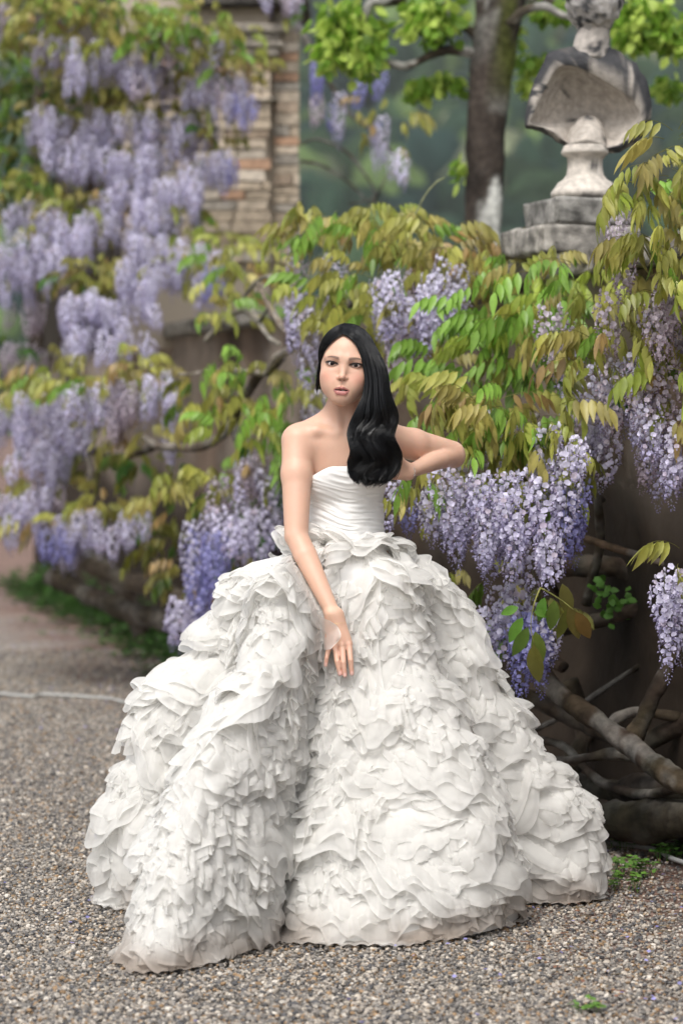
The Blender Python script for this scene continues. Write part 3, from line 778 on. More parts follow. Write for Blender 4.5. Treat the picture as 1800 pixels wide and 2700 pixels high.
# ================================================================ hair
# side curtain of waves: left edge, right edge and depth at heights measured down the mass
HL = [(903, 884), (925, 897), (943, 922), (955, 960), (963, 1000), (960, 1040), (943, 1075), (925, 1112), (912, 1150), (932, 1190), (917, 1221), (921, 1247), (948, 1276)]
HR = [(935, 862), (975, 880), (1004, 910), (1020, 950), (1028, 992), (1025, 1040), (1050, 1083), (1047, 1120), (1032, 1152), (1057, 1188), (1056, 1228), (1036, 1261), (985, 1280)]
HD = [6.70, 6.71, 6.715, 6.72, 6.72, 6.71, 6.70, 6.69, 6.685, 6.68, 6.675, 6.675, 6.675]
HT = [0.02, 0.03, 0.04, 0.05, 0.055, 0.055, 0.052, 0.050, 0.050, 0.050, 0.048, 0.042, 0.022]   # half thickness
NHs = len(HL)
def hair_pt(t, u, v):
    """t 0..1 down the lock, u -1..1 across, v -1..1 through"""
    f = t * (NHs - 1)
    a = np.array([np.interp(f, range(NHs), [q[k] for q in HLs]) for k in (0, 1)])
    return a
HLs = spline(np.array(HL, float), 200); HRs = spline(np.array(HR, float), 200)
HDs = np.interp(np.linspace(0, 1, 200), np.linspace(0, 1, NHs), HD); HTs = np.interp(np.linspace(0, 1, 200), np.linspace(0, 1, NHs), HT)
CRc = hp(0, -0.012, 0.030); CRr = np.array([0.0765, 0.0985, 0.0850])     # scalp ellipsoid a little above the skull
def on_scalp(P, add=0.0):
    q = (P - CRc) @ HA; k = np.sqrt(((q / CRr) ** 2).sum(-1, keepdims=True)); r_ = (1 + add / 0.085)
    q = np.where(k < r_, q / k * r_, q); return CRc + q @ HA.T
part0, part1 = hp(-0.010, 0.066, 0.085), hp(-0.020, -0.050, 0.122)
NP = 30
def strand(u, v, ps, jit, clump, rgs, tend=1.0):
    """u across the curtain 0..1, v = angle through its thickness, ps = place on the parting"""
    ts = np.linspace(0, tend, NP); P = np.empty((NP, 3))
    for i, t in enumerate(ts):
        k = min(int(t * 199), 199)
        L_, R_ = HLs[k], HRs[k]
        # waves get their own slow sideways swing inside the mass
        lk = min(int((u + 0.06 * math.sin(clump * 5)) * 4.2), 3); wph = t * 25 + (0.0, 1.1, -0.5, 0.7)[lk] + 0.25 * math.sin(clump * 3)
        uu = u + 0.17 * math.sin(wph) * sstep(0.40, 0.60, t) * (1 - abs(2 * u - 1) ** 3) + jit[0] * t * t
        uu = min(max(uu, -0.03), 1.03)
        pix = L_ * (1 - uu) + R_ * uu
        pix = pix + np.array([0, 7 * math.sin(t * 12 + clump)]) * sstep(0.5, 0.9, t) + np.array([jit[1], jit[2]]) * t
        prof = math.sqrt(max(0.0, 1 - (2 * uu - 1) ** 2)) * 0.9 + 0.1
        D = HDs[k] - HTs[k] * prof * v - 0.020 * math.cos(wph + 0.6) * sstep(0.40, 0.65, t)
        cl_ = sstep(0.86, 1.0, t); D += 0.05 * cl_ * cl_ * (1 if v > 0 else -.3)
        P[i] = W(pix[0], pix[1], D)
    root = on_scalp((part0 * (1 - ps) + part1 * ps)[None], -0.001)[0]
    # over the head: leave the parting, follow the scalp, join the curtain
    m = int(NP * 0.46)
    a = np.linspace(0, 1, m + 1)[:, None]
    arc = root * (1 - a) + P[m] * a
    sc = on_scalp(arc + np.array([0.02, 0, 0.03]) * np.sin(math.pi * a), 0.003 + jit[3])
    wv = sstep(0.35, 1.0, a); P[:m + 1] = sc * (1 - wv) + P[:m + 1] * wv
    # never sink into the head
    q = (P - CRc) @ HA; k = np.sqrt(((q / CRr) ** 2).sum(-1)); lo_k = 1.02 + jit[3] * 10
    inn = (k < lo_k) & (np.arange(NP) <= m + 6); P[inn] = CRc + (q[inn] / k[inn][:, None] * lo_k) @ HA.T
    P[0] = root + np.array([jit[1] * .0004, 0, 0])
    for _ in range(3): P[1:-1] = (P[:-2] + 2 * P[1:-1] + P[2:]) / 4
    return P
CV = []; CR_ = []
rgs = np.random.default_rng(5)
NCL = 110
cl = [(rgs.random() ** 0.9, rgs.uniform(-1, 1), rgs.random(), rgs.uniform(0, 6.28)) for _ in range(NCL)]
strands = []
for i in range(3500):
    c = cl[rgs.integers(NCL)]
    u = np.clip(c[0] + rgs.normal(0, 0.022), 0, 1); v = np.clip(c[1] + rgs.normal(0, 0.06), -0.9, 1)
    if rgs.random() < 0.6: v = abs(v)
    # strands near the face leave the front of the parting; outer ones leave its back
    ps = np.clip(u * 0.95 + rgs.normal(0, 0.06) - (0.15 if v > 0.6 else 0), 0, 1)
    jit = (rgs.normal(0, 0.02), rgs.normal(0, 1.6), rgs.normal(0, 3), abs(rgs.normal(0, 0.0015)))
    tend = 1.0 - rgs.random() ** 2 * 0.10 - 0.06 * c[2]
    strands.append((strand(u, v, ps, jit, c[3], rgs, tend), 0.00066 * rgs.lognormal(0, 0.4)))
# her right side: drawn back from the parting, close to the head, over the ear
for i in range(1000):
    ps = rgs.random(); q = rgs.random()
    root = on_scalp((part0 * (1 - ps) + part1 * ps)[None], -0.001)[0]
    # hairline on that side: temple -> in front of the ear
    zt = 0.062 - 0.085 * q
    a = np.linspace(0, 1, NP)[:, None]
    y_mid = 0.052 - 0.03 * q - 0.06 * ps * (1 - q) - 0.02 * rgs.random()
    mid = hp(-0.072 - 0.004 * rgs.random(), y_mid * (1 - 0.3 * ps), zt)
    end = hp(-0.0775 + rgs.normal(0, 0.0015), -0.012 + rgs.normal(0, 0.012), -0.046 + rgs.normal(0, 0.015))
    P = root * (1 - a) ** 2 + 2 * mid * a * (1 - a) + end * a ** 2
    s2 = on_scalp(P, 0.0025 + abs(rgs.normal(0, 0.001)))
    w2 = sstep(0.75, 1.0, a); P = s2 * (1 - w2) + P * w2; P[0] = root
    strands.append((P, 0.00062))
# crown and back of the head
for i in range(650):
    ps = 0.6 + 0.4 * rgs.random(); root = on_scalp((part0 * (1 - ps) + part1 * ps)[None], -0.001)[0]
    th_ = rgs.uniform(-1.5, 1.5); end = hp(0.080 * math.sin(th_), -0.085 * math.cos(th_) - 0.02, -0.07)
    a = np.linspace(0, 1, NP)[:, None]; P = root * (1 - a) + end * a
    P = on_scalp(P, 0.003 + abs(rgs.normal(0, 0.001))); strands.append((P, 0.0005))
# fine flyaways
for i in range(130):
    P, r_ = strands[rgs.integers(3500)]; P = P.copy(); a = np.linspace(0, 1, NP)[:, None]
    P += rgs.normal(0, 0.007, 3) * a ** 1.5 * np.array([1, 1, 0.5]); strands.append((P, 0.00026))

mhair, nt, N, L, b = newmat('black_hair')
b.inputs['Base Color'].default_value = (0.0028, 0.0029, 0.0038, 1); b.inputs['Roughness'].default_value = 0.22
b.inputs['Specular IOR Level'].default_value = 0.42
b.inputs['Anisotropic'].default_value = 0.5
# dark cap and core under the strands so no skin or daylight shows through
g_ = G()
V, F = uv_sphere((0, 0, 0), 1.0, 40, 28)
q = V * CRr * 0.985
# keep only the scalp behind the hairline
hl = q[:, 1] - (0.050 - 0.9 * np.clip(0.062 - q[:, 2], 0, 1) + 0.10 * np.clip(np.abs(q[:, 0]) - 0.02, 0, 1) * -4)
keepv = (hl < 0.004) & (q[:, 2] > -0.026)
P = CRc + q @ HA.T
Fk = [f for f in F.tolist() if all(keepv[i] for i in f)]
g_.add(P, Fk, (0.008, 0.007, 0.007))
rows = []
ks = list(range(70, 196, 6)); sides = 20
for k in ks:
    for j in range(sides):
        a = 2 * math.pi * j / sides; uu = 0.5 + 0.36 * math.cos(a); pix = HLs[k] * (1 - uu) + HRs[k] * uu
        rows.append(W(pix[0], pix[1], HDs[k] - HTs[k] * 0.55 * math.sin(a)))
F = []
for i in range(len(ks) - 1):
    for j in range(sides): F.append([i * sides + j, i * sides + (j + 1) % sides, (i + 1) * sides + (j + 1) % sides, (i + 1) * sides + j])
F.append(list(range(sides))); F.append([(len(ks) - 1) * sides + j for j in range(sides)][::-1])
g_.add(np.array(rows), F, (0.008, 0.007, 0.007))
# strands as slim three-sided tubes
SV = []; SF = []; off = 0
cs = np.array([[math.cos(2 * math.pi * k / 3), math.sin(2 * math.pi * k / 3)] for k in range(3)])
for P, r_ in strands:
    tn = np.gradient(P, axis=0); tn /= np.linalg.norm(tn, axis=1, keepdims=True) + 1e-9
    a = np.cross(tn, [0.1, 0.97, 0.2]); a /= np.linalg.norm(a, axis=1, keepdims=True) + 1e-9; b_ = np.cross(tn, a)
    rad = r_ * np.linspace(1, 0.5, len(P)) ** 1.0
    V = P[:, None, :] + (a[:, None, :] * cs[None, :, :1] + b_[:, None, :] * cs[None, :, 1:]) * rad[:, None, None]
    SV.append(V.reshape(-1, 3)); n = len(P)
    i, k = np.meshgrid(np.arange(n - 1), np.arange(3), indexing='ij'); k2 = (k + 1) % 3
    SF.append(np.stack([i * 3 + k, i * 3 + k2, (i + 1) * 3 + k2, (i + 1) * 3 + k], -1).reshape(-1, 4) + off); off += n * 3
hair = obj('hair', g_.mesh('hair'), mhair, bride)
me = mesh_np('hair_strands', np.concatenate(SV), np.concatenate(SF))
o = obj('strands', me, mhair); o.parent = hair

# bracelets
mgold, nt, N, L, b = newmat('thin_gold'); b.inputs['Base Color'].default_value = (0.75, 0.55, 0.30, 1); b.inputs['Metallic'].default_value = 1; b.inputs['Roughness'].default_value = 0.3
msil, nt, N, L, b = newmat('silver_beads'); b.inputs['Base Color'].default_value = (0.8, 0.8, 0.82, 1); b.inputs['Metallic'].default_value = 1; b.inputs['Roughness'].default_value = 0.25
def bracelet(c, axis, r, mat, bead, n, name='bracelet', tilt=0.0, sq=0.8):
    axis = axis / np.linalg.norm(axis); a = np.cross(axis, [0, 1, 0]); a /= np.linalg.norm(a); b_ = np.cross(axis, a); g2 = G()
    pts = [c + a * r * math.cos(t) + b_ * r * math.sin(t) * sq + axis * tilt * math.cos(t) for t in np.linspace(0, 2 * math.pi, 40)]
    V, F = tube_geo(pts, 0.0005, 5, caps=False); g2.add(V, F, (1, 1, 1))
    for k in range(n):
        V, F = uv_sphere(pts[int(k * 39 / max(n, 1))], bead, 8, 6); g2.add(V, F, (1, 1, 1))
    obj(name, g2.mesh(name), mat, bride)
bracelet(W(887, 1645, 6.578), W(880, 1624, 6.585) - W(893, 1700, 6.572), 0.0245, mgold, 0.0011, 6, tilt=0.002)
bracelet(W(1077, 1244, 6.80), WL - EL, 0.0212, msil, 0.0014, 34, tilt=0.004, sq=1.0)
# ================================================================ ground
WU = np.array([-0.28, 0.96]); WN_ = np.array([-0.96, -0.28]); WO = np.array([0.94, 8.0])
def wp(s, off, z):
    p = WO + WU * s + WN_ * off; return np.array([p[0], p[1], z])
mgr, nt, N, L, b = newmat('gravel')
tc = N.new('ShaderNodeTexCoord')
vo = N.new('ShaderNodeTexVoronoi'); vo.inputs['Scale'].default_value = 85; L.new(tc.outputs['Object'], vo.inputs['Vector'])
ramp = N.new('ShaderNodeValToRGB'); ramp.color_ramp.interpolation = 'CONSTANT'
sep = N.new('ShaderNodeSeparateColor'); L.new(vo.outputs['Color'], sep.inputs[0]); L.new(sep.outputs[0], ramp.inputs[0])
GC = [(0.0, (0.065, 0.065, 0.07)), (0.16, (0.16, 0.15, 0.14)), (0.34, (0.27, 0.24, 0.21)), (0.5, (0.14, 0.132, 0.122)), (0.62, (0.38, 0.34, 0.29)), (0.76, (0.24, 0.16, 0.09)), (0.84, (0.44, 0.41, 0.37)), (0.93, (0.20, 0.185, 0.17))]
el_ = ramp.color_ramp.elements
for i, (p, c) in enumerate(GC):
    e = el_[i] if i < 2 else el_.new(p)
    e.position = p; e.color = (*c, 1)
# brick-red earth and fallen petals gather along the wall
sx = N.new('ShaderNodeSeparateXYZ'); L.new(tc.outputs['Object'], sx.inputs[0])
dot = N.new('ShaderNodeVectorMath'); dot.operation = 'DOT_PRODUCT'; L.new(tc.outputs['Object'], dot.inputs[0]); dot.inputs[1].default_value = (WN_[0], WN_[1], 0)
dd = N.new('ShaderNodeMath'); dd.operation = 'SUBTRACT'; L.new(dot.outputs['Value'], dd.inputs[0]); dd.inputs[1].default_value = float(WO @ WN_)
n1 = N.new('ShaderNodeTexNoise'); n1.inputs['Scale'].default_value = 2.2; n1.inputs['Detail'].default_value = 6; L.new(tc.outputs['Object'], n1.inputs['Vector'])
ma = N.new('ShaderNodeMath'); ma.operation = 'MULTIPLY_ADD'; L.new(n1.outputs[0], ma.inputs[0]); ma.inputs[1].default_value = 1.6; L.new(dd.outputs[0], ma.inputs[2])
mr = N.new('ShaderNodeMapRange'); L.new(ma.outputs[0], mr.inputs[0]); mr.inputs[1].default_value = 1.95; mr.inputs[2].default_value = 1.1; mr.inputs[3].default_value = 0; mr.inputs[4].default_value = 1
n2 = N.new('ShaderNodeTexNoise'); n2.inputs['Scale'].default_value = 60; n2.inputs['Detail'].default_value = 4; L.new(tc.outputs['Object'], n2.inputs['Vector'])
er = N.new('ShaderNodeValToRGB'); L.new(n2.outputs[0], er.inputs[0]); er.color_ramp.elements[0].position = 0.35; er.color_ramp.elements[0].color = (0.07, 0.035, 0.025, 1)
er.color_ramp.elements[1].position = 0.68; er.color_ramp.elements[1].color = (0.25, 0.165, 0.13, 1)
mxc = N.new('ShaderNodeMix'); mxc.data_type = 'RGBA'; L.new(mr.outputs[0], mxc.inputs['Factor']); L.new(ramp.outputs[0], mxc.inputs['A']); L.new(er.outputs[0], mxc.inputs['B'])
n3 = N.new('ShaderNodeTexNoise'); n3.inputs['Scale'].default_value = 0.9; n3.inputs['Detail'].default_value = 5; L.new(tc.outputs['Object'], n3.inputs['Vector'])
m3 = N.new('ShaderNodeMapRange'); L.new(n3.outputs[0], m3.inputs[0]); m3.inputs[1].default_value = 0.3; m3.inputs[2].default_value = 0.7; m3.inputs[3].default_value = 0.85; m3.inputs[4].default_value = 1.15
vs = N.new('ShaderNodeVectorMath'); vs.operation = 'SCALE'; L.new(mxc.outputs['Result'], vs.inputs[0]); L.new(m3.outputs[0], vs.inputs['Scale'])
vs2 = N.new('ShaderNodeVectorMath'); vs2.operation = 'SCALE'; vs2.inputs['Scale'].default_value = 1.15; L.new(vs.outputs[0], vs2.inputs[0]); L.new(vs2.outputs[0], b.inputs['Base Color']); b.inputs['Roughness'].default_value = 0.85
bp = N.new('ShaderNodeBump'); bp.inputs['Distance'].default_value = 0.005; bp.invert = True; L.new(vo.outputs['Distance'], bp.inputs['Height']); L.new(bp.outputs[0], b.inputs['Normal'])
V = []; F = []
xs = np.r_[-700, -60, np.linspace(-8, 8, 40), 60, 700]; ys = np.r_[-60, np.linspace(2, 30, 60), 60, 200, 900]
for y in ys:
    for x in xs:
        fl = 0.012 * mnoise.noise(Vector((x * 0.8, y * 0.8, 0))) if abs(x) < 20 and 2 < y < 40 else 0
        V.append((x, y, fl - 0.012))
nx = len(xs)
for j in range(len(ys) - 1):
    for i in range(nx - 1): F.append([j * nx + i, j * nx + i + 1, (j + 1) * nx + i + 1, (j + 1) * nx + i])
obj('gravel_ground', mesh_np('gravel_ground', V, F), mgr)['kind'] = 'structure'

# loose stones of the gravel: real pebbles where they can be told apart (geometry nodes, six stone shapes)
mpeb, nt, N, L, b = newmat('pebble')
at = N.new('ShaderNodeAttribute'); at.attribute_type = 'INSTANCER'; at.attribute_name = 'tint'
L.new(at.outputs['Color'], b.inputs['Base Color']); b.inputs['Roughness'].default_value = 0.7
def blob(seed, n=1, amp=0.28, squash=(1, 0.8, 0.6)):
    import bmesh
    bm = bmesh.new(); bmesh.ops.create_icosphere(bm, subdivisions=n, radius=1.0)
    for v in bm.verts: v.co *= 1 + amp * mnoise.noise(v.co * 1.3 + Vector((seed * 7.1, 0, 0))); v.co.x *= squash[0]; v.co.y *= squash[1]; v.co.z *= squash[2]
    me = bpy.data.meshes.new('stone'); bm.to_mesh(me); bm.free(); return me
def pebble_field(name, pts, sizes, tints, seed):
    n = len(pts); me = bpy.data.meshes.new(name); me.vertices.add(n); me.vertices.foreach_set('co', pts.astype(np.float32).ravel())
    a = me.attributes.new('size', 'FLOAT', 'POINT'); a.data.foreach_set('value', sizes.astype(np.float32))
    a = me.attributes.new('tint', 'FLOAT_COLOR', 'POINT'); a.data.foreach_set('color', np.c_[tints, np.ones(n)].astype(np.float32).ravel())
    a = me.attributes.new('rot', 'FLOAT_VECTOR', 'POINT'); a.data.foreach_set('vector', (np.random.default_rng(seed).uniform(-1, 1, (n, 3)) * [0.5, 0.5, 3.14]).astype(np.float32).ravel())
    o = bpy.data.objects.new(name, me); col.objects.link(o)
    src = blob(seed); src.materials.append(mpeb)
    so_ = bpy.data.objects.new('pebble', src)      # held by the node group only, never linked
    ng = bpy.data.node_groups.new(name, 'GeometryNodeTree')
    ng.interface.new_socket('Geometry', in_out='INPUT', socket_type='NodeSocketGeometry'); ng.interface.new_socket('Geometry', in_out='OUTPUT', socket_type='NodeSocketGeometry')
    gi = ng.nodes.new('NodeGroupInput'); go = ng.nodes.new('NodeGroupOutput')
    m2p = ng.nodes.new('GeometryNodeMeshToPoints'); ip = ng.nodes.new('GeometryNodeInstanceOnPoints'); oi = ng.nodes.new('GeometryNodeObjectInfo')
    oi.inputs['Object'].default_value = so_
    def named(nm, tp):
        q = ng.nodes.new('GeometryNodeInputNamedAttribute'); q.data_type = tp; q.inputs['Name'].default_value = nm; return [s for s in q.outputs if s.enabled][0]
    ng.links.new(gi.outputs[0], m2p.inputs['Mesh']); ng.links.new(m2p.outputs[0], ip.inputs['Points']); ng.links.new(oi.outputs['Geometry'], ip.inputs['Instance'])
    ng.links.new(named('size', 'FLOAT'), ip.inputs['Scale']); ng.links.new(named('rot', 'FLOAT_VECTOR'), ip.inputs['Rotation'])
    ng.links.new(ip.outputs[0], go.inputs[0])
    md = o.modifiers.new('scatter', 'NODES'); md.node_group = ng
    o['kind'] = 'stuff'; return o
rg = np.random.default_rng(3)
for k in range(7):
    n = 31000
    y = 4.9 + 9.5 * rg.random(n) ** 1.5; x = rg.uniform(-1, 1, n) * (0.30 + 0.148 * y)
    dw = (np.stack([x, y], 1) - WO) @ WN_
    keep = dw > rg.uniform(-0.1, 0.55, n); x, y = x[keep], y[keep]; n = len(x)
    ps = np.stack([x, y, np.full(n, -0.002) + rg.uniform(-0.003, 0.003, n)], 1)
    sz = np.clip(rg.lognormal(math.log(0.0048), 0.33, n), 0.0025, 0.012)
    pal = np.array([c for _, c in GC]); pr = np.array([.14, .17, .17, .13, .13, .10, .09, .07]); pr /= pr.sum()
    tint = pal[rg.choice(len(pal), n, p=pr)] * rg.uniform(0.78, 1.38, (n, 1)) * np.array([1.02, 1, 0.97])
    pebble_field('gravel_pebbles', ps, sz, tint, 20 + k)

# ================================================================ terrace, hill
def simple(name, c, rough=0.9, **kw):
    m, nt, N, L, b = newmat(name); b.inputs['Base Color'].default_value = (*c, 1); b.inputs['Roughness'].default_value = rough; return m
msoil = simple('terrace_soil', (0.10, 0.09, 0.05))
q0, q1, q2, q3 = wp(-4, -0.42, 1.84), wp(12.4, -0.42, 1.84), wp(12.4, -12, 1.84), wp(-4, -12, 1.84)
low = lambda p: p * [1, 1, 0] + [0, 0, -0.3]
obj('terrace_ground', mesh_np('terrace_ground', [q0, q1, q2, q3, low(q0), low(q1), low(q2), low(q3)], [[0, 3, 2, 1], [0, 1, 5, 4], [1, 2, 6, 5], [2, 3, 7, 6], [3, 0, 4, 7]], smooth=False), msoil)['kind'] = 'structure'
def hill_z(x, y):
    t = max(0, y - 170)
    return -1 + 0.30 * t * (1 - math.exp(-t / 90)) * (1 + 0.10 * math.sin(x * 0.013 + 1)) + 9 * mnoise.noise(Vector((x * 0.010, y * 0.010, 0))) * min(1, t / 100)
mhill = simple('hill_floor', (0.015, 0.022, 0.015))
V = []; F = []; hx = np.linspace(-420, 420, 60); hy = np.linspace(165, 880, 60)
for y in hy:
    for x in hx: V.append((x, y, hill_z(x, y)))
for j in range(59):
    for i in range(59): F.append([j * 60 + i, j * 60 + i + 1, (j + 1) * 60 + i + 1, (j + 1) * 60 + i])
obj('hillside', mesh_np('hillside', V, F), mhill)['kind'] = 'structure'
mwood = mat_vc('hill_wood', rough=0.9, spec=0.1)
blobs = []
for k in range(6):
    me = blob(50 + k, 2, 0.55, (1, 1, 1.05)); n = len(me.vertices); c = np.empty(n * 3, np.float32); me.vertices.foreach_get('co', c); c = c.reshape(-1, 3)
    c = c * (1 + 0.16 * vnoise(c * 4.5, k)[:, None] + 0.08 * vnoise(c * 11, k)[:, None])
    t = np.empty(len(me.polygons) * 3, np.int32); me.polygons.foreach_get('vertices', t); blobs.append((c, t.reshape(-1, 3)))
VV, FF, CC = [], [], []; off = 0; n = 0
while n < 2500:
    y = 190 + 430 * rg.random(); x = rg.uniform(-0.20, 0.20) * y if n < 1700 else rg.choice([-1, 1]) * rg.uniform(0.20, 0.48) * y
    c, f = blobs[rg.integers(6)]; r_ = rg.uniform(2.2, 4.4) if n < 1700 else rg.uniform(5, 8)
    cb = np.array([(0.018, 0.036, 0.022), (0.028, 0.050, 0.024), (0.012, 0.026, 0.022), (0.090, 0.135, 0.045), (0.05, 0.06, 0.035), (0.12, 0.135, 0.08)])[rg.choice(6, p=[.29, .24, .22, .11, .08, .06])] * rg.uniform(0.5, 1.5)
    v = c * [r_, r_, r_ * rg.uniform(0.9, 1.4)] + [x, y, hill_z(x, y) + r_ * 0.7]
    cc = np.tile(cb, (len(v), 1)) * (1 + 0.5 * vnoise(c * 4, n % 50))[:, None]
    VV.append(v); FF.append(f + off); CC.append(cc); off += len(v); n += 1
obj('hillside_wood', mesh_np('hillside_wood', np.concatenate(VV), np.concatenate(FF), np.concatenate(CC)), mwood)['kind'] = 'stuff'

# ================================================================ garden wall
mwall = mat_vc('old_plaster', rough=0.92, spec=0.15, noise_scale=3.5, noise_amt=0.35, bump=0.012, bump_scale=9)
wall = empty('garden_wall', wp(4, 0, 0), 'old stained plaster garden wall behind the wisteria', 'wall')
ns_, nh_ = 130, 26; ss = np.linspace(-4, 12.4, ns_); hh_ = np.linspace(-0.1, 1.86, nh_)
V = []; C = []
for z in hh_:
    for s_ in ss:
        p = wp(s_, 0, z); q = Vector(p * 1.7)
        d_ = 0.030 * mnoise.noise(q) + 0.012 * mnoise.noise(q * 4)
        patch = mnoise.noise(Vector(p * 0.9) + Vector((5, 1, 2))) + 0.5 * mnoise.noise(Vector(p * 3.1))
        if patch > 0.12: d_ -= 0.018
        V.append(wp(s_, d_, z))
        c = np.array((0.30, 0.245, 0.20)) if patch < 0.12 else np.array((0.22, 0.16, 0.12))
        low_shade = sstep(1.30, 0.85, z + 0.35 * mnoise.noise(q * 0.8)); c = c * (1 - low_shade) + np.array((0.042, 0.030, 0.021)) * low_shade  # lower wall darkened: shade under the wisteria painted into the plaster colour
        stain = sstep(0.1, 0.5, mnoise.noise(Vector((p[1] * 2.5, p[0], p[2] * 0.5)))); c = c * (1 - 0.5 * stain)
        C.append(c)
F = []
for j in range(nh_ - 1):
    for i in range(ns_ - 1): F.append([j * ns_ + i, j * ns_ + i + 1, (j + 1) * ns_ + i + 1, (j + 1) * ns_ + i])
nb = len(V)   # back and ends
for z in (-0.1, 1.86):
    for s_ in (-4, 12.4): V.append(wp(s_, -0.42, z)); C.append((0.2, 0.17, 0.14))
F += [[nb, nb + 2, nb + 3, nb + 1], [0, (nh_ - 1) * ns_, nb + 2, nb], [ns_ - 1, nb + 1, nb + 3, nh_ * ns_ - 1], [(nh_ - 1) * ns_, nh_ * ns_ - 1, nb + 3, nb + 2]]
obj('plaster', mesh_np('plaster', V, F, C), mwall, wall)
mstone = mat_vc('weathered_stone', rough=0.88, spec=0.2, noise_scale=28, noise_amt=0.45, bump=0.004, bump_scale=70)
def stone_box(name, c, u, dims, colr, parent, seed=0, rough=0.006, cuts=5, mat=None):
    """worn block: centre c (base), u = 2D direction of its length, dims (l, w, h)"""
    u = np.array([*u, 0.0]); w = np.array([-u[1], u[0], 0.0]); V = []; F = []; C = []
    import bmesh
    bm = bmesh.new(); bmesh.ops.create_cube(bm, size=1); bmesh.ops.bevel(bm, geom=bm.edges[:], offset=0.03, segments=2, affect='EDGES')
    bmesh.ops.subdivide_edges(bm, edges=bm.edges[:], cuts=cuts, use_grid_fill=True)
    for v in bm.verts:
        l = v.co; p = c + u * l.x * dims[0] + w * l.y * dims[1] + np.array([0, 0, (l.z + 0.5) * dims[2]])
        q = Vector(p * 14) + Vector((seed, 0, 0)); d3 = mnoise.noise_vector(q) * rough
        v.co = Vector(p) + d3
    me = bpy.data.meshes.new(name); bm.to_mesh(me); bm.free()
    P = np.array([v.co for v in me.vertices])
    k = np.clip(0.5 + 1.3 * vnoise(P * 16, seed), 0, 1)[:, None]; k2 = np.clip(vnoise(P * 40, seed + 1) - 0.2, 0, 1)[:, None]
    C = np.array(colr) * (0.55 + 0.6 * k); C = C * (1 - k2 * 0.8)
    setcol(me, C); me.polygons.foreach_set('use_smooth', np.ones(len(me.polygons), dtype=bool))
    return obj(name, me, mat or mstone, parent)
for i in range(19):
    s_ = -3.8 + i * 0.86
    p = wp(s_, -0.19, 1.862 + 0.004 * math.sin(i * 5)); stone_box('coping_stone', p, WU, (0.85, 0.54, 0.085), (0.27, 0.25, 0.22), wall, i, 0.010, 3)

# ================================================================ bust on its pedestal
BD = 8.60
ped = empty('stone_pedestal', W(1500, 700, BD), 'grey stepped stone block on top of the garden wall under the bust', 'pedestal')
pb = W(1487, 0, BD)[0]
def zz_(py, D=BD): return CH - (py - HOR) / FPX * D
stone_box('block', np.array([pb + 0.02, BD + 0.02, 1.95]), (0.96, 0.28), (0.38, 0.40, zz_(603) - 1.95), (0.30, 0.28, 0.25), ped, 3, 0.010, 6)
stone_box('slab', np.array([pb + 0.045, BD, zz_(602)]), (0.96, 0.28), (0.285, 0.33, zz_(530) - zz_(602)), (0.26, 0.25, 0.23), ped, 4, 0.008, 6)
mbust = mat_vc('marble_lichen', rough=0.8, spec=0.25, noise_scale=40, noise_amt=0.25, bump=0.003, bump_scale=90)
bust = empty('bust_statue', W(1540, 530, BD), 'hollow backed marble bust seen from behind on the stone pedestal', 'statue')
def stone_cols(P, base, dark, seed):
    k = sstep(0.12, 0.45, vnoise(P * 26, seed) * 0.6 + vnoise(P * 60, seed + 1) * 0.4 + dark)[:, None]
    b0 = np.asarray(base) * (1 + 0.15 * vnoise(P * 12, seed + 2))[:, None]
    return b0 * (1 - k) + np.array((0.045, 0.045, 0.048)) * k
cx = W(1541, 0, BD)[0]
pr = [(525, 0.120), (508, 0.121), (500, 0.112), (492, 0.104), (482, 0.096), (474, 0.078), (462, 0.067), (440, 0.062), (415, 0.063), (408, 0.082), (402, 0.085), (395, 0.080), (385, 0.075)]
V = []; F = []; nsd = 40
for py, r_ in pr:
    for k in range(nsd):
        a = 2 * math.pi * k / nsd; V.append((cx + r_ * math.cos(a), BD + r_ * math.sin(a), zz_(py)))
for j in range(len(pr) - 1):
    for k in range(nsd): F.append([j * nsd + k, j * nsd + (k + 1) % nsd, (j + 1) * nsd + (k + 1) % nsd, (j + 1) * nsd + k])
F.append(list(range(nsd))[::-1]); V = np.array(V)
obj('socle', mesh_np('socle', V, F, stone_cols(V, (0.50, 0.455, 0.40), -0.25, 5)), mbust, bust)
# shoulders: outer silhouette, rim of the hollow, then the hollow itself
OUT = np.array([(1207, 283), (1210, 245), (1217, 212), (1230, 178), (1248, 143), (1263, 116), (1318, 102), (1360, 100), (1403, 107), (1458, 138), (1482, 172), (1499, 245), (1491, 288), (1468, 322), (1428, 345), (1385, 350), (1340, 352), (1298, 338), (1262, 308), (1228, 296)], float)
RIM = np.array([(1216, 283), (1226, 254), (1238, 226), (1253, 196), (1274, 160), (1300, 150), (1330, 156), (1358, 168), (1408, 198), (1446, 224), (1460, 240), (1472, 268), (1462, 296), (1448, 312), (1420, 334), (1380, 342), (1340, 344), (1302, 330), (1268, 303), (1234, 291)], float)
def closed(P, n):
    Q = np.vstack([P[-2:], P, P[:3]]); S_ = spline(Q, (len(Q) - 1) * 20 + 1)[40:40 + len(P) * 20 + 1]
    return np.stack([np.interp(np.linspace(0, len(P) * 20, n, endpoint=False), np.arange(len(S_)), S_[:, k]) for k in (0, 1)], 1)
no = 90; O_ = closed(OUT, no); R_ = closed(RIM, no); cen = np.array([1352, 262.0])
rings_ = []
for f, y in ((0.25, 0.20), (0.55, 0.185), (0.8, 0.14), (0.94, 0.09), (1.0, 0.04)): rings_.append((cen + (O_ - cen) * f, y))
rings_.append((O_ * 0.55 + R_ * 0.45, 0.0)); rings_.append((R_ * 1.0, -0.015))
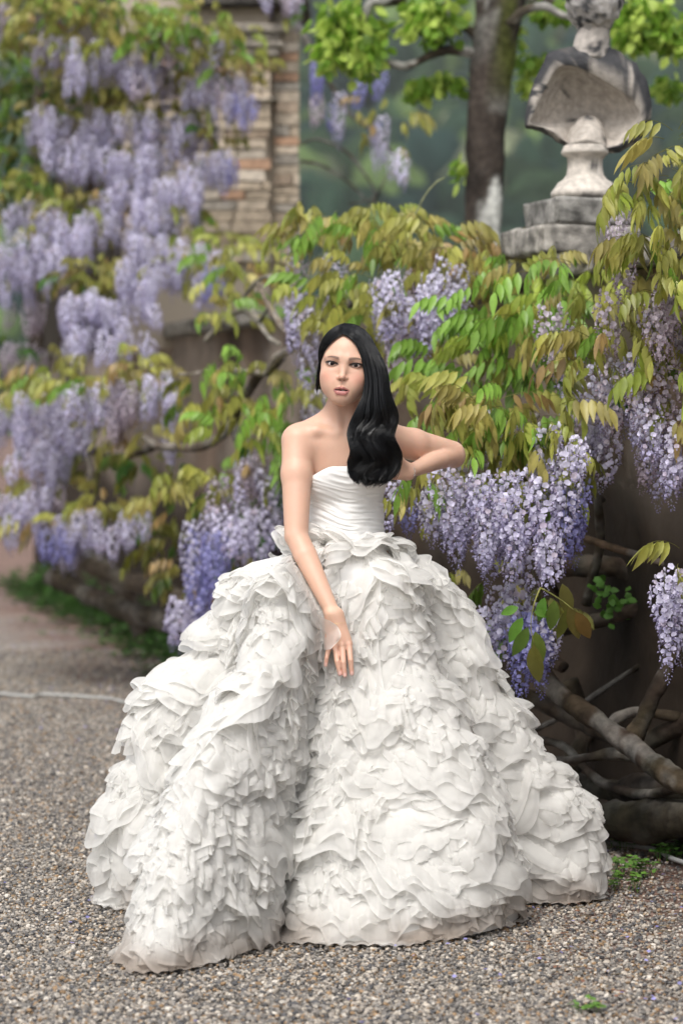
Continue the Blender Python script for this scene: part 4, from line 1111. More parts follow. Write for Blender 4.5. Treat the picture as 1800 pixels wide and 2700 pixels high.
for f, y in ((0.97, 0.0), (0.90, 0.03), (0.78, 0.065), (0.6, 0.10), (0.4, 0.125), (0.2, 0.14), (0.02, 0.145)): rings_.append((cen + (R_ - cen) * f, y))
V = []; dk_ = []
for j, (Q, y) in enumerate(rings_):
    for q in Q:
        p = S(q[0], q[1], BD); p[1] += y + 0.008 * mnoise.noise(Vector((q[0] * 0.03, q[1] * 0.03, j * 0.4)))
        if j < 6:      # cloth folds on the outside
            p += np.array([0.008, 0, 0.010]) * mnoise.noise(Vector((q[0] * 0.06, q[1] * 0.02, 3)))
        V.append(p); dk_.append(0.62 if j < 6 else (0.1 if j == 6 else -0.22))
F = []
for j in range(len(rings_) - 1):
    for k in range(no): F.append([j * no + k, j * no + (k + 1) % no, (j + 1) * no + (k + 1) % no, (j + 1) * no + k])
F.append(list(range(no))[::-1]); V = np.array(V)
obj('shoulders', mesh_np('shoulders', V, F, stone_cols(V, (0.41, 0.37, 0.325), np.array(dk_), 9)), mbust, bust)
stem_ = SDF()
V, F = tube_geo(spline([S(1345, 352, BD) + [0, 0.0, 0], S(1347, 325, BD) + [0, 0.03, 0], S(1354, 298, BD) + [0, 0.09, 0], S(1364, 272, BD) + [0, 0.175, 0]], 14), np.interp(np.linspace(0, 1, 14), [0, .35, .7, 1], [0.070, 0.073, 0.062, 0.04]), 24, 0.05, 2)
obj('prop', mesh_np('prop', V, F, stone_cols(V, np.array((0.45, 0.405, 0.355)) * np.linspace(1, 0.72, len(V))[:, None], -0.2, 12)), mbust, bust)
V, F = uv_sphere((0, 0, 0), 1, 48, 36)
Vh = V * [0.100, 0.11, 0.125]; Vh = Vh * (1 + 0.10 * vnoise(V * 6, 3) + 0.05 * vnoise(V * 14, 4))[:, None] + (S(1366, 4, BD) + [0, 0.05, 0.02])
obj('head', mesh_np('head', Vh, F, stone_cols(Vh, (0.42, 0.40, 0.38), 0.20, 15)), mbust, bust)
V, F = tube_geo(spline([S(1360, 128, BD) + [0, 0.07, 0], S(1362, 95, BD) + [0, 0.065, 0], S(1368, 55, BD) + [0, 0.06, 0]], 10), np.linspace(0.070, 0.056, 10), 24, 0.04, 3)
obj('neck', mesh_np('neck', V, F, stone_cols(V, (0.46, 0.42, 0.38), 0.02, 17)), mbust, bust)

# ================================================================ ruined brick tower end
TD = 14.6
tower = empty('brick_pier', W(650, 800, TD), 'tall crumbling brick and stone pier behind the wisteria', 'pier')
mbrick = mat_vc('old_brick', rough=0.93, spec=0.1, noise_scale=22, noise_amt=0.3, bump=0.004, bump_scale=60, coords='Object')
mcore = simple('lime_mortar', (0.40, 0.34, 0.27)); mshade = simple('gap_shade', (0.06, 0.05, 0.04))
def solid(name, x0, x1, y0, y1, z0, z1, m, parent, c=None):
    V = [(x, y, z) for z in (z0, z1) for y in (y0, y1) for x in (x0, x1)]
    F = [[0, 2, 3, 1], [4, 5, 7, 6], [0, 1, 5, 4], [1, 3, 7, 5], [3, 2, 6, 7], [2, 0, 4, 6]]
    return obj(name, mesh_np(name, V, F, None if c is None else np.tile(c, (8, 1)), smooth=False), m, parent)
tx = lambda px, D=TD: (px - 900) / FPX * D
tz = lambda py, D=TD: CH - (py - HOR) / FPX * D
XL, XM, XR = tx(70), tx(716), tx(790, TD + 0.12)
solid('core', tx(320), XM - 0.02, TD + 0.03, TD + 0.9, 1.80, tz(-60), mcore, tower)
solid('shade_core', XL, tx(319), TD + 0.10, TD + 0.9, 1.80, tz(-60), mshade, tower)  # near-black block: shade of the gaps between leaves put into its colour
solid('core', XM - 0.02, XR - 0.02, TD + 0.15, TD + 0.9, 1.80, tz(-60), mcore, tower)
BC = [(0.46, 0.38, 0.29), (0.50, 0.42, 0.33), (0.42, 0.33, 0.25), (0.44, 0.28, 0.19), (0.40, 0.36, 0.31), (0.54, 0.47, 0.39)]
def bricks(x0, x1, y, z0, z1, seed, count_max=240):
    r3 = np.random.default_rng(seed); z = z0; n = 0; row = 0
    while z < z1:
        h = r3.uniform(0.052, 0.075); x = x0 - r3.uniform(0, 0.15)
        while x < x1:
            l = r3.uniform(0.15, 0.30); a, b_ = max(x, x0), min(x + l, x1)
            if b_ - a > 0.035 and n < count_max:
                pz = r3.uniform(-0.006, 0.006)
                V = []; 
                for yy in (y + pz, y + 0.06):
                    for (vx, vz) in ((a + .005, z + .004), (b_ - .005, z + .004), (b_ - .005, z + h - .004), (a + .005, z + h - .004)):
                        V.append((vx + r3.uniform(-.004, .004), yy + r3.uniform(-.004, .004), vz + r3.uniform(-.003, .003)))
                F = [[0, 1, 2, 3], [0, 4, 5, 1], [1, 5, 6, 2], [2, 6, 7, 3], [3, 7, 4, 0]]
                c = np.array(BC[r3.choice(6, p=[.27, .23, .15, .08, .12, .15])]) * r3.uniform(0.8, 1.15)
                obj('brick', mesh_np('brick', V, F, np.tile(c, (8, 1)), smooth=False), mbrick, tower); n += 1
            x += l
        z += h; row += 1
bricks(tx(330), XM, TD - 0.02, tz(690), tz(150), 1, 215)
bricks(XM + 0.01, XR, TD + 0.11, tz(690), tz(-10), 2, 80)
for py0, py1, o_ in ((150, 128, 0.05), (127, 112, 0.09), (111, 92, 0.06), (91, 66, 0.11), (268, 260, 0.03)):
    stone_box('moulding', np.array([(tx(600) + XM) / 2 + 0.02, TD + 0.05, tz(py0)]), (1, 0), (XM - tx(600) + o_, 0.16 + o_, tz(py1) - tz(py0) - 0.003), (0.36, 0.32, 0.27), tower, int(py0), 0.006, 3)
stone_box('cornice', np.array([tx(650), TD + 0.3, tz(18)]), (1, 0), (0.75, 0.8, 0.06), (0.10, 0.09, 0.08), tower, 8, 0.01, 3)

# ================================================================ plane tree
mbark = mat_vc('bark', rough=0.92, spec=0.15, noise_scale=30, noise_amt=0.4, bump=0.008, bump_scale=35)
mleaf = mat_vc('tree_leaf', rough=0.5, spec=0.35, trans=0.45)
KD = 11.6
tree = empty('plane_tree', S(1108, 600, KD), 'mossy trunked tree with white lichen and lime green new leaves', 'tree')
def bark_cols(P, base, moss=0.0, lichen=0.0, seed=0):
    C = np.array(base) * (1 + 0.35 * vnoise(P * [30, 30, 8], seed) + 0.5 * vnoise(P * [14, 14, 6], seed + 5))[:, None]
    if np.ndim(moss) or moss:
        k = (moss * sstep(0.0, 0.5, vnoise(P * 7, seed + 1) + 0.25))[:, None]
        C = C * (1 - k) + np.array((0.095, 0.115, 0.018)) * k
    if np.ndim(lichen) or lichen:
        k = (lichen * sstep(0.05, 0.35, vnoise(P * [15, 15, 9], seed + 2) + 0.25 * vnoise(P * 40, seed) + 0.1))[:, None]
        C = C * (1 - k) + np.array((0.60, 0.60, 0.56)) * k
    return C
P = spline([S(1103, 640, KD), S(1108, 520, KD), S(1112, 400, KD), S(1117, 280, KD), S(1128, 160, KD), S(1142, 50, KD), S(1160, -90, KD)], 40)
rad = np.interp(np.linspace(0, 1, 40), [0, .2, .5, .75, 1], [46, 42, 46, 52, 60]) * KD / 5553
V, F = tube_geo(P, rad, 28, 0.10, 1)
hz = (V[:, 2] - V[:, 2].min()) / (V[:, 2].max() - V[:, 2].min()); side = (V[:, 0] - np.repeat(P[:, 0], 28)) / 0.1
lich = np.clip(sstep(0.62, 0.25, hz) * (0.6 + 1.2 * side) + 0.25 * sstep(0.6, 0.9, hz) * (side < -0.1), 0, 1)
mos = np.clip(sstep(0.45, 0.75, hz) * (0.25 + 0.9 * side), 0, 1)
obj('trunk', mesh_np('trunk', V, F, bark_cols(V, (0.045, 0.036, 0.030), mos, lich, 4)), mbark, tree)
def branch(pts, r0, r1, parent, D, seed, c=(0.055, 0.043, 0.034), name='branch', n=26, lich=0.35, mat=None):
    P = spline([S(a, b_, D if len(q) == 0 else q[0]) for a, b_, *q in pts], n)
    if max(r0, r1) > 0.015:
        P = P + np.array([[mnoise.noise(Vector(q * 3 + seed)), mnoise.noise(Vector(q * 3 + seed + 40)), mnoise.noise(Vector(q * 3 + seed + 80))] for q in P]) * 0.03
    V, F = tube_geo(P, np.linspace(r0, r1, n), 12, 0.32, seed)
    return obj(name, mesh_np(name, V, F, bark_cols(V, c, 0.05, lich, seed)), mat or mbark, parent)
branch([(1100, 128), (1060, 116), (1020, 112), (985, 122), (950, 140), (920, 150), (885, 146), (865, 160), (850, 175)], 0.026, 0.013, tree, KD, 3)
branch([(1110, 90), (1080, 62), (1050, 40), (1035, 10), (1000, -30)], 0.024, 0.012, tree, KD, 4)
branch([(1165, 60), (1200, 30), (1250, 20), (1300, 40), (1350, 20), (1420, -10)], 0.028, 0.012, tree, KD - 0.3, 5)
branch([(1170, 20), (1230, 0), (1330, 30), (1430, 60), (1500, 40)], 0.022, 0.010, tree, KD + 0.2, 6)
branch([(870, 158), (850, 120), (838, 60), (850, 10), (880, 5), (930, -5)], 0.030, 0.024, tree, KD, 7)
g_ = G(); r4 = np.random.default_rng(9)
def leafblade(p, dirv, nrm, l, w, c):
    d = dirv / np.linalg.norm(dirv); s = np.cross(d, nrm); s /= np.linalg.norm(s) + 1e-9; n = np.cross(s, d)
    V = [p, p + d * l * .35 + s * w * .5 - n * l * .03, p + d * l * .35 - s * w * .5 - n * l * .03, p + d * l * .4 + n * l * .05, p + d * l * .72 + s * w * .36 - n * l * .08, p + d * l * .72 - s * w * .36 - n * l * .08, p + d * l - n * l * .12]
    F = [[0, 1, 3], [0, 3, 2], [1, 4, 6, 3], [2, 3, 6, 5]]
    return np.array(V), F
for (sx, sy, rx, ry, n, dd_) in ((795, 70, 65, 75, 520, 0), (760, 110, 40, 45, 160, 0), (840, 120, 30, 45, 140, 0), (985, 35, 55, 50, 330, 0), (1010, 60, 30, 30, 90, 0), (1000, 185, 55, 22, 110, .2), (955, 200, 25, 20, 50, .2), (1060, 380, 16, 30, 30, .1),
                               (1230, 140, 40, 25, 90, .3), (1215, 190, 20, 20, 40, .3), (1330, 15, 60, 25, 120, .3), (1470, 40, 60, 60, 340, -.2), (1540, 70, 40, 60, 220, -.2), (1450, 90, 40, 25, 80, -.2), (1540, 200, 32, 28, 90, 0), (1250, 20, 60, 25, 120, .2), (1180, 60, 20, 40, 50, .2)):
    for _ in range(int(n * 0.8)):
        a = r4.normal(0, 0.45, 3); p = S(sx + a[0] * rx, sy + a[1] * ry, KD + dd_ + a[2] * 0.13)
        dv = np.array([a[0] * 0.8, r4.normal(0, .5), -0.6 - 0.4 * r4.random()]) + r4.normal(0, .3, 3)
        c = np.array((0.26, 0.46, 0.05)) * (1 - .5 * r4.random()) if r4.random() < .55 else np.array((0.50, 0.64, 0.13))
        V, F = leafblade(p, dv, r4.normal(0, 1, 3), r4.uniform(.05, .085), r4.uniform(.04, .06), c)
        g_.add(V, F, c)
obj('crown', g_.mesh('crown'), mleaf, tree)
# ================================================================ wisteria
mwl = mat_vc('wisteria_leaf', rough=0.38, spec=0.5, trans=0.46, objvar=0.22, noise_scale=40, noise_amt=0.12)
mwf = mat_vc('wisteria_flower', rough=0.6, spec=0.25, trans=0.2, objvar=0.14)
PAL = {'y': [(0.42, 0.43, 0.10), (0.35, 0.40, 0.08), (0.45, 0.40, 0.12)], 'o': [(0.42, 0.36, 0.12), (0.38, 0.36, 0.10), (0.42, 0.29, 0.12)],
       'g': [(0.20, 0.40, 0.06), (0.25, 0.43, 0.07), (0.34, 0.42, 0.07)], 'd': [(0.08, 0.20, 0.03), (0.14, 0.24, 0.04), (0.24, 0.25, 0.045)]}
def leaf_geo(seed, pal, size=1.0, droop=1.0):
    r = np.random.default_rng(seed); g = G(); L_ = r.uniform(0.13, 0.20) * size; n = r.integers(4, 6)
    a0 = r.uniform(0.1, 0.7); ts = np.linspace(0, 1, 9)
    rx = L_ * np.sin(ts * 1.25) / 1.0; rz = L_ * (a0 * ts - (0.35 + a0) * ts ** 2) * 0.8; ry = L_ * 0.12 * np.sin(ts * 2 + r.uniform(0, 6)) * ts
    RA = np.stack([rx, ry, rz], 1)
    V, F = tube_geo(RA, np.linspace(0.0014, 0.0006, 9), 3, caps=False); g.add(V, F, (0.25, 0.24, 0.06))
    cs_ = PAL[pal]; c0 = np.array(cs_[r.integers(len(cs_))])
    for i in range(n + 1):
        t = 0.28 + 0.72 * i / n; p = np.array([np.interp(t, ts, RA[:, k]) for k in range(3)])
        f = RA[min(int(t * 8) + 1, 8)] - RA[max(int(t * 8) - 1, 0)]; f = f / np.linalg.norm(f)
        for sd in ((-1, 1) if i < n else (0,)):
            l = (0.074 - 0.015 * abs(t - 0.7)) * size * r.uniform(0.85, 1.1); w = l * r.uniform(0.31, 0.39)
            d = f * (0.35 if sd else 0.8) + np.array([0, sd * r.uniform(0.10, 0.60) + r.normal(0, .12), 0]) + np.array([0, 0, -1.35 * droop * r.uniform(0.7, 1.1)])
            d /= np.linalg.norm(d); nm = np.array([0.3 * f[0] + r.normal(0, .25), sd * 0.9 + r.normal(0, .25), 0.5]); s = np.cross(d, nm); s /= np.linalg.norm(s); nn = np.cross(s, d)
            pts = []; prof = [(0.0, 0.0), (0.20, 0.75), (0.44, 1.0), (0.74, 0.55), (1.0, 0.0)]
            q = r.uniform(0.05, 0.22)
            for (a, b_) in prof:
                m = p + d * a * l - nn * q * l * a * a - np.array([0, 0, 0.10 * l * a * a])
                if b_ == 0: pts.append([m])
                else: pts.append([m + s * w * .5 * b_ + nn * w * .12, m, m - s * w * .5 * b_ + nn * w * .12])
            Vs = [pts[0][0]] + pts[1] + pts[2] + pts[3] + [pts[4][0]]
            Fs = [[0, 1, 2], [0, 2, 3], [1, 4, 5, 2], [2, 5, 6, 3], [4, 7, 8, 5], [5, 8, 9, 6], [7, 10, 8], [8, 10, 9]]
            c = c0 * r.uniform(0.82, 1.2); tip = np.array((0.40, 0.29, 0.10)); kk = np.array([0] + [.1] * 3 + [.15] * 3 + [.3] * 3 + [.5]) * r.uniform(0, 1) * (pal in 'yo')
            g.add(Vs, Fs, c[None] * (1 - kk[:, None]) + tip[None] * kk[:, None])
    return g
FP = {'l': ((0.74, 0.71, 0.87), (0.29, 0.23, 0.41), (0.42, 0.38, 0.70)), 'f': ((0.62, 0.55, 0.63), (0.34, 0.23, 0.31), (0.42, 0.30, 0.38)), 'b': ((0.42, 0.42, 0.74), (0.18, 0.15, 0.44), (0.17, 0.15, 0.54))}
def raceme_geo(seed, pal, L_, R_, n):
    r = np.random.default_rng(seed); g = G(); P3 = FP[pal]
    ax = np.stack([0.02 * np.sin(np.linspace(0, 3, 8) + r.uniform(0, 6)) * np.linspace(0, 1, 8), 0.015 * np.sin(np.linspace(0, 2.5, 8) + r.uniform(0, 6)) * np.linspace(0, 1, 8), -L_ * np.linspace(0, 1, 8)], 1)
    V, F = tube_geo(ax, np.linspace(0.0016, 0.0008, 8), 3, caps=False); g.add(V, F, (0.16, 0.17, 0.10))
    for i in range(n):
        t = ((i + r.random()) / n) ** 0.92; a = i * 2.39996 + r.normal(0, 0.25)
        p0 = np.array([np.interp(t, np.linspace(0, 1, 8), ax[:, k]) for k in range(3)])
        rad = R_ * (1 - t ** 2.2) * (0.55 + 0.45 * min(1, t * 5)) * r.uniform(0.75, 1.1) + 0.004
        o = np.array([math.cos(a), math.sin(a), 0.0]); p = p0 + o * rad - np.array([0, 0, rad * 0.25])
        sc = (1.0 - 0.62 * sstep(0.55, 1.0, t)) * r.uniform(0.8, 1.15)
        s = np.cross(o, [0, 0, 1.0]); up = np.array([0, 0, 1.0])
        tilt = r.normal(0, 0.35); s = s * math.cos(tilt) + up * math.sin(tilt); up = np.cross(s, o)
        bud = t > 0.84
        m = np.array(P3[0]) * (1 - t ** 3) + np.array(P3[2]) * t ** 3; m = m * r.uniform(0.78, 1.15)
        if r.random() < 0.12 and pal == 'l': m = m * 0.6 + np.array((0.55, 0.40, 0.42)) * 0.4
        if not bud:
            w, h = 0.0135 * sc, 0.0145 * sc      # banner, cupped
            n_ = o * 0.9 + up * 0.35
            V = [p + up * h * .0, p - s * w * .75 + up * h * .1 + n_ * .004 * sc, p - s * w * .85 + up * h * .8 + n_ * .005 * sc, p + up * h * 1.25 + n_ * .003 * sc, p + s * w * .85 + up * h * .8 + n_ * .005 * sc, p + s * w * .75 + up * h * .1 + n_ * .004 * sc, p + up * h * .6 - n_ * .003 * sc]
            g.add(V, [[6, 0, 1], [6, 1, 2], [6, 2, 3], [6, 3, 4], [6, 4, 5], [6, 5, 0]], [m * .55, m, m * 1.05, m * 1.1, m * 1.05, m, m * .85])
            k = np.array(P3[1]) * r.uniform(0.8, 1.2)   # wings and keel
            q = p - up * .002
            V = [q, q + o * .010 * sc - s * .0045 * sc - up * .003 * sc, q + o * .010 * sc + s * .0045 * sc - up * .003 * sc, q + o * .014 * sc - up * .010 * sc, q - up * .009 * sc + o * .003 * sc]
            g.add(V, [[0, 2, 1], [1, 2, 3], [0, 1, 4], [0, 4, 2], [1, 3, 4], [2, 4, 3]], [k * .7, (k + m) * .5, (k + m) * .5, (k + m) * .55, k])
        else:
            b_ = 0.0042 * max(sc, .6); l = 0.011 * max(sc, .6)
            V = [p + up * l * .4, p + s * b_, p + o * b_, p - s * b_, p - o * b_, p - up * l * .6 + o * .004]
            g.add(V, [[0, 1, 2], [0, 2, 3], [0, 3, 4], [0, 4, 1], [5, 2, 1], [5, 3, 2], [5, 4, 3], [5, 1, 4]], m * .8)
    return g
LEAF = {}; RAC = {}
for pi, pal in enumerate('yogd'):
    LEAF[pal] = []
    for k in range(5):
        g = leaf_geo(100 * pi + k, pal); LEAF[pal].append((g.mesh('leaf'), np.concatenate(g.V), g.F, np.concatenate(g.C)))
for pi, pal in enumerate('lfb'):
    RAC[pal] = []
    for k in range(4):
        g = raceme_geo(500 + 100 * pi + k, pal, (0.24, 0.30, 0.21, 0.34)[k], (0.046, 0.050, 0.048, 0.042)[k], (66, 82, 60, 84)[k])
        RAC[pal].append((g.mesh('raceme'), np.concatenate(g.V), g.F, np.concatenate(g.C)))
for d_, m in ((LEAF, mwl), (RAC, mwf)):
    for v in d_.values():
        for q in v: q[0].materials.append(m)
wr = np.random.default_rng(77)
class Plant:
    def __init__(s, loc, label, group='wisterias along the old wall'):
        s.root = empty('wisteria', loc, label, 'wisteria', group); s.leaf = []; s.rac = []
    def leaves(s, sx, sy, rx, ry, D, pal='y', dens=330, size=1.0, depth=0.16, spread=1.0):
        sc = D / 5553; area = math.pi * rx * ry * sc * sc
        n = max(4, int(area * dens / size ** 2))
        for _ in range(n):
            a = wr.uniform(0, 2 * math.pi); q = math.sqrt(wr.random()); x, z = q * math.cos(a), q * math.sin(a)
            p = S(sx + x * rx, sy - z * ry, D); p[1] += -depth * math.sqrt(max(0, 1 - q * q)) + wr.uniform(-0.10, 0.12)
            yaw = math.atan2(-0.75 + wr.normal(0, .5), x * 1.1 + wr.normal(0, .55))
            pp = pal if len(pal) == 1 else wr.choice(list(pal))
            s.leaf.append((p, yaw, wr.normal(0, .22), wr.normal(-0.05, .25) + (-0.25 * z), size * wr.uniform(.68, 1.12), pp, wr.integers(5)))
    def racemes(s, sx, sy, rx, ry, D, pal='l', dens=105, size=1.0, depth=0.10):
        """ellipse covered by hanging clusters"""
        sc = D / 5553; area = math.pi * rx * ry * sc * sc; n = max(1, int(round(area * dens / size ** 2)))
        for _ in range(n):
            a = wr.uniform(0, 2 * math.pi); q = math.sqrt(wr.random()); k = wr.integers(4); l = (0.24, 0.30, 0.21, 0.34)[k] * size / sc
            ytop = sy + ry * q * math.sin(a) - l * 0.5; ytop = min(max(ytop, sy - ry - 0.15 * l), max(sy + ry - l * 0.9, sy - ry))
            p = S(sx + rx * q * math.cos(a), ytop + wr.normal(0, 6), D - 0.15); p[1] += wr.uniform(-depth, depth)
            s.rac.append((p, wr.uniform(0, 6.28), wr.normal(0, .08), wr.normal(0, .08), size * wr.uniform(.8, 1.1), pal if len(pal) == 1 else wr.choice(list(pal)), k))
    def one_raceme(s, sx, sy, D, pal='l', size=1.0, k=1):
        s.rac.append((S(sx, sy, D), wr.uniform(0, 6.28), wr.normal(0, .05), wr.normal(0, .05), size, pal, k))
    def vine(s, pts, r0, r1, D=None, c=(0.048, 0.034, 0.025), name='stem', lich=0.15, n=30):
        branch(pts, r0, r1, s.root, D, int(wr.integers(1000)), c, name, n, lich)
    def finish(s):
        for nm, src, lst, plural in (('leaf', LEAF, s.leaf, 'leaf_mass'), ('raceme', RAC, s.rac, 'raceme_mass')):
            lst.sort(key=lambda q: q[0][1] / q[4]); rest = G()
            for i, (p, yaw, rl, pt, sz, pal, k) in enumerate(lst):
                M = Matrix.Translation(Vector(p)) @ Matrix.Rotation(yaw, 4, 'Z') @ Matrix.Rotation(pt, 4, 'Y') @ Matrix.Rotation(rl, 4, 'X') @ Matrix.Scale(sz, 4)
                if i < 298:
                    o = bpy.data.objects.new(nm, src[pal][k][0]); col.objects.link(o); o.parent = s.root
                    o.matrix_parent_inverse = Matrix.Translation(-Vector(s.root.location)); o.matrix_basis = M
                else:
                    A = np.array(M); V = src[pal][k][1] @ A[:3, :3].T + A[:3, 3]; rest.add(V, src[pal][k][2], src[pal][k][3] * wr.uniform(.8, 1.2))
            if rest.n:
                o = obj(plural, rest.mesh(plural), mwl if nm == 'leaf' else mwf, s.root); o['kind'] = 'stuff'
        print(s.root['label'], len(s.leaf), len(s.rac))

# ---- A: nearest plant, right edge
A = Plant((1.15, 7.75, 0), 'large near wisteria with thick gnarled trunks at the right edge')
for q in ((1510, 400, 75, 90, 7.35, 'yyyo'), (1545, 330, 40, 50, 7.3, 'y'), (1470, 480, 60, 60, 7.35, 'yyg'), (1530, 560, 80, 70, 7.3, 'yyg'), (1490, 610, 60, 60, 7.3, 'yo'), (1530, 680, 60, 40, 7.3, 'y'),
          (1350, 740, 90, 45, 7.6, 'yyo'), (1380, 800, 70, 45, 7.5, 'yo'), (1440, 770, 60, 40, 7.5, 'yyg'), (1350, 650, 110, 55, 8.0, 'yyg'), (1540, 840, 35, 30, 7.2, 'g'), (1400, 870, 70, 40, 7.6, 'yd'),
          (1510, 940, 60, 40, 7.4, 'yo'), (1555, 1270, 25, 30, 7.0, 'y'), (1572, 1200, 14, 30, 7.1, 'y'), (1270, 600, 60, 25, 8.3, 'yyg')):
    A.leaves(*q[:5], pal=q[5], dens=600)
for q in ((1490, 760, 90, 80, 7.4, 'llf'), (1540, 720, 40, 70, 7.4, 'lf'), (1290, 765, 40, 60, 7.9, 'f'), (1330, 830, 40, 50, 7.9, 'lf'), (1370, 930, 70, 80, 7.7, 'llf'), (1440, 920, 70, 90, 7.5, 'llf'), (1500, 900, 70, 70, 7.4, 'lf'), (1520, 1000, 60, 60, 7.4, 'l'),
          (1450, 540, 35, 50, 7.5, 'f'), (1430, 630, 25, 50, 7.5, 'f'), (1380, 1010, 50, 60, 7.8, 'lf'), (1420, 1050, 25, 60, 7.7, 'l'), (1320, 990, 30, 60, 7.9, 'lf'), (1545, 1060, 40, 60, 7.4, 'lf'), (1490, 1070, 40, 45, 7.6, 'lf')):
    A.racemes(*q[:5], pal=q[5], size=0.85)
for q in ((1525, 1340), (1550, 1320), (1540, 1360), (1562, 1350), (1575, 1330)): A.one_raceme(q[0], q[1] - 20, 6.95 + 0.06 * wr.random(), 'l', 0.85, int(wr.integers(4)))
A.vine([(1240, 1520, 7.75), (1300, 1600, 7.6), (1370, 1665, 7.45), (1450, 1720, 7.3), (1520, 1765, 7.15), (1620, 1830, 7.0)], 0.029, 0.036, name='trunk', n=60, lich=0.12, c=(0.044, 0.030, 0.021))
A.vine([(1180, 1590, 8.1), (1250, 1625, 8.0), (1330, 1665, 7.9), (1400, 1690, 7.8), (1480, 1700, 7.7), (1600, 1650, 7.6)], 0.027, 0.032, name='trunk', n=40, lich=0.05, c=(0.040, 0.028, 0.020))
A.vine([(1440, 1725, 7.35), (1475, 1660, 7.35), (1500, 1590, 7.35), (1530, 1530, 7.35), (1560, 1440, 7.35), (1600, 1330, 7.3)], 0.032, 0.022, name='trunk', n=40, lich=0.05, c=(0.040, 0.028, 0.020))
A.vine([(1200, 1760, 7.9), (1290, 1750, 7.75), (1350, 1742, 7.7), (1420, 1735, 7.65), (1500, 1745, 7.6)], 0.018, 0.018, n=30, c=(0.055, 0.043, 0.034))
A.vine([(1400, 1690, 7.6), (1430, 1650, 7.6), (1480, 1630, 7.6), (1560, 1640, 7.6)], 0.02, 0.016)
A.vine([(1320, 1880, 7.8), (1400, 1870, 7.7), (1480, 1885, 7.6), (1560, 1870, 7.5), (1640, 1880, 7.4)], 0.060, 0.070, name='trunk', n=44, c=(0.030, 0.023, 0.018), lich=0.05)
A.vine([(1230, 1700, 8.1), (1300, 1720, 8.0), (1380, 1790, 7.8), (1480, 1820, 7.6), (1600, 1800, 7.4)], 0.014, 0.016, c=(0.04, 0.03, 0.023))
A.vine([(1220, 1680, 8.2), (1300, 1640, 8.1), (1420, 1560, 8.0), (1520, 1500, 7.9), (1600, 1480, 7.8)], 0.010, 0.010, c=(0.04, 0.03, 0.023))
A.vine([(1250, 1820, 8.1), (1330, 1800, 8.0), (1420, 1820, 7.85), (1500, 1800, 7.7), (1620, 1830, 7.6)], 0.04, 0.04, name='trunk', n=40, c=(0.030, 0.023, 0.018), lich=0.05)
A.vine([(1345, 1238, 7.9), (1420, 1262, 7.8), (1500, 1285, 7.7), (1600, 1320, 7.6)], 0.012, 0.012, c=(0.10, 0.065, 0.045))
A.vine([(1300, 1290, 8.2), (1400, 1300, 8.1), (1500, 1325, 8.0), (1600, 1320, 7.9)], 0.036, 0.036, c=(0.06, 0.040, 0.030), lich=0.05)
A.vine([(1280, 1440, 8.2), (1380, 1425, 8.1), (1450, 1400, 8.0), (1550, 1370, 7.9)], 0.028, 0.02, c=(0.05, 0.036, 0.027), lich=0.05)
A.vine([(1340, 1400, 8.1), (1365, 1260, 8.0), (1362, 1140, 7.9), (1350, 1040, 7.9), (1400, 960, 7.8), (1470, 900, 7.7)], 0.018, 0.010)
A.vine([(1290, 1540, 7.9), (1230, 1500, 8.0), (1180, 1420, 8.1)], 0.02, 0.012)
A.vine([(1240, 1850, 8.2), (1300, 1760, 8.2), (1330, 1680, 8.3), (1300, 1560, 8.3)], 0.04, 0.03, c=(0.04, 0.03, 0.022), lich=0)
# ---- B: beside the bride
Bp = Plant((0.75, 8.3, 0), 'wisteria beside the bride heavy with lilac racemes at elbow height')
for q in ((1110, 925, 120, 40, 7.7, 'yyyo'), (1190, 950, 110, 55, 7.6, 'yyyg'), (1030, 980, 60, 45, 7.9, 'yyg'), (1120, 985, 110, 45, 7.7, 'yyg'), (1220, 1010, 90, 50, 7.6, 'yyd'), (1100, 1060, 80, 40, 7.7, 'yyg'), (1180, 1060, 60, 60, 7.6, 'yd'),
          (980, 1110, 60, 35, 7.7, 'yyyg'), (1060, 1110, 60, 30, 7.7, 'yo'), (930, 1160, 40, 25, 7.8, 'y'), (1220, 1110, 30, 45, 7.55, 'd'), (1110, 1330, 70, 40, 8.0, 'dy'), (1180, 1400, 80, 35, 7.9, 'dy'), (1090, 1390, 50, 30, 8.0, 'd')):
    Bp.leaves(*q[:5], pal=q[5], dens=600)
for q in ((1285, 1110, 62, 110, 7.45, 'l'), (1310, 1200, 35, 90, 7.5, 'lb'), (1180, 1210, 75, 100, 7.4, 'l'), (1120, 1220, 60, 110, 7.45, 'l'), (1060, 1210, 60, 110, 7.5, 'l'), (1000, 1180, 50, 70, 7.6, 'lf'), (940, 1165, 50, 40, 7.8, 'lb'), (1270, 1290, 40, 60, 7.4, 'l'),
          (1215, 1290, 35, 50, 7.45, 'l'), (1150, 1430, 60, 80, 7.6, 'l'), (1210, 1490, 60, 70, 7.55, 'lb'), (1260, 1460, 35, 60, 7.55, 'l'), (1110, 1000, 40, 30, 7.9, 'l'), (1200, 1040, 60, 40, 7.7, 'l'), (1090, 1090, 60, 30, 7.8, 'lf'), (1200, 1500, 30, 40, 7.6, 'b'), (1550, 1670, 26, 30, 8.0, 'b')):
    Bp.racemes(*q[:5], pal=q[5], size=0.88, dens=120)
Bp.vine([(1380, 1150, 8.1), (1330, 1060, 8.0), (1260, 1010, 7.9), (1190, 1020, 7.8), (1110, 1050, 7.8)], 0.014, 0.006)
Bp.vine([(1300, 1400, 8.1), (1250, 1300, 7.9), (1210, 1150, 7.8), (1180, 1050, 7.8), (1230, 960, 7.8)], 0.016, 0.007)
Bp.vine([(1240, 1350, 7.55), (1215, 1400, 7.5), (1205, 1440, 7.45)], 0.003, 0.002, c=(0.14, 0.12, 0.05))
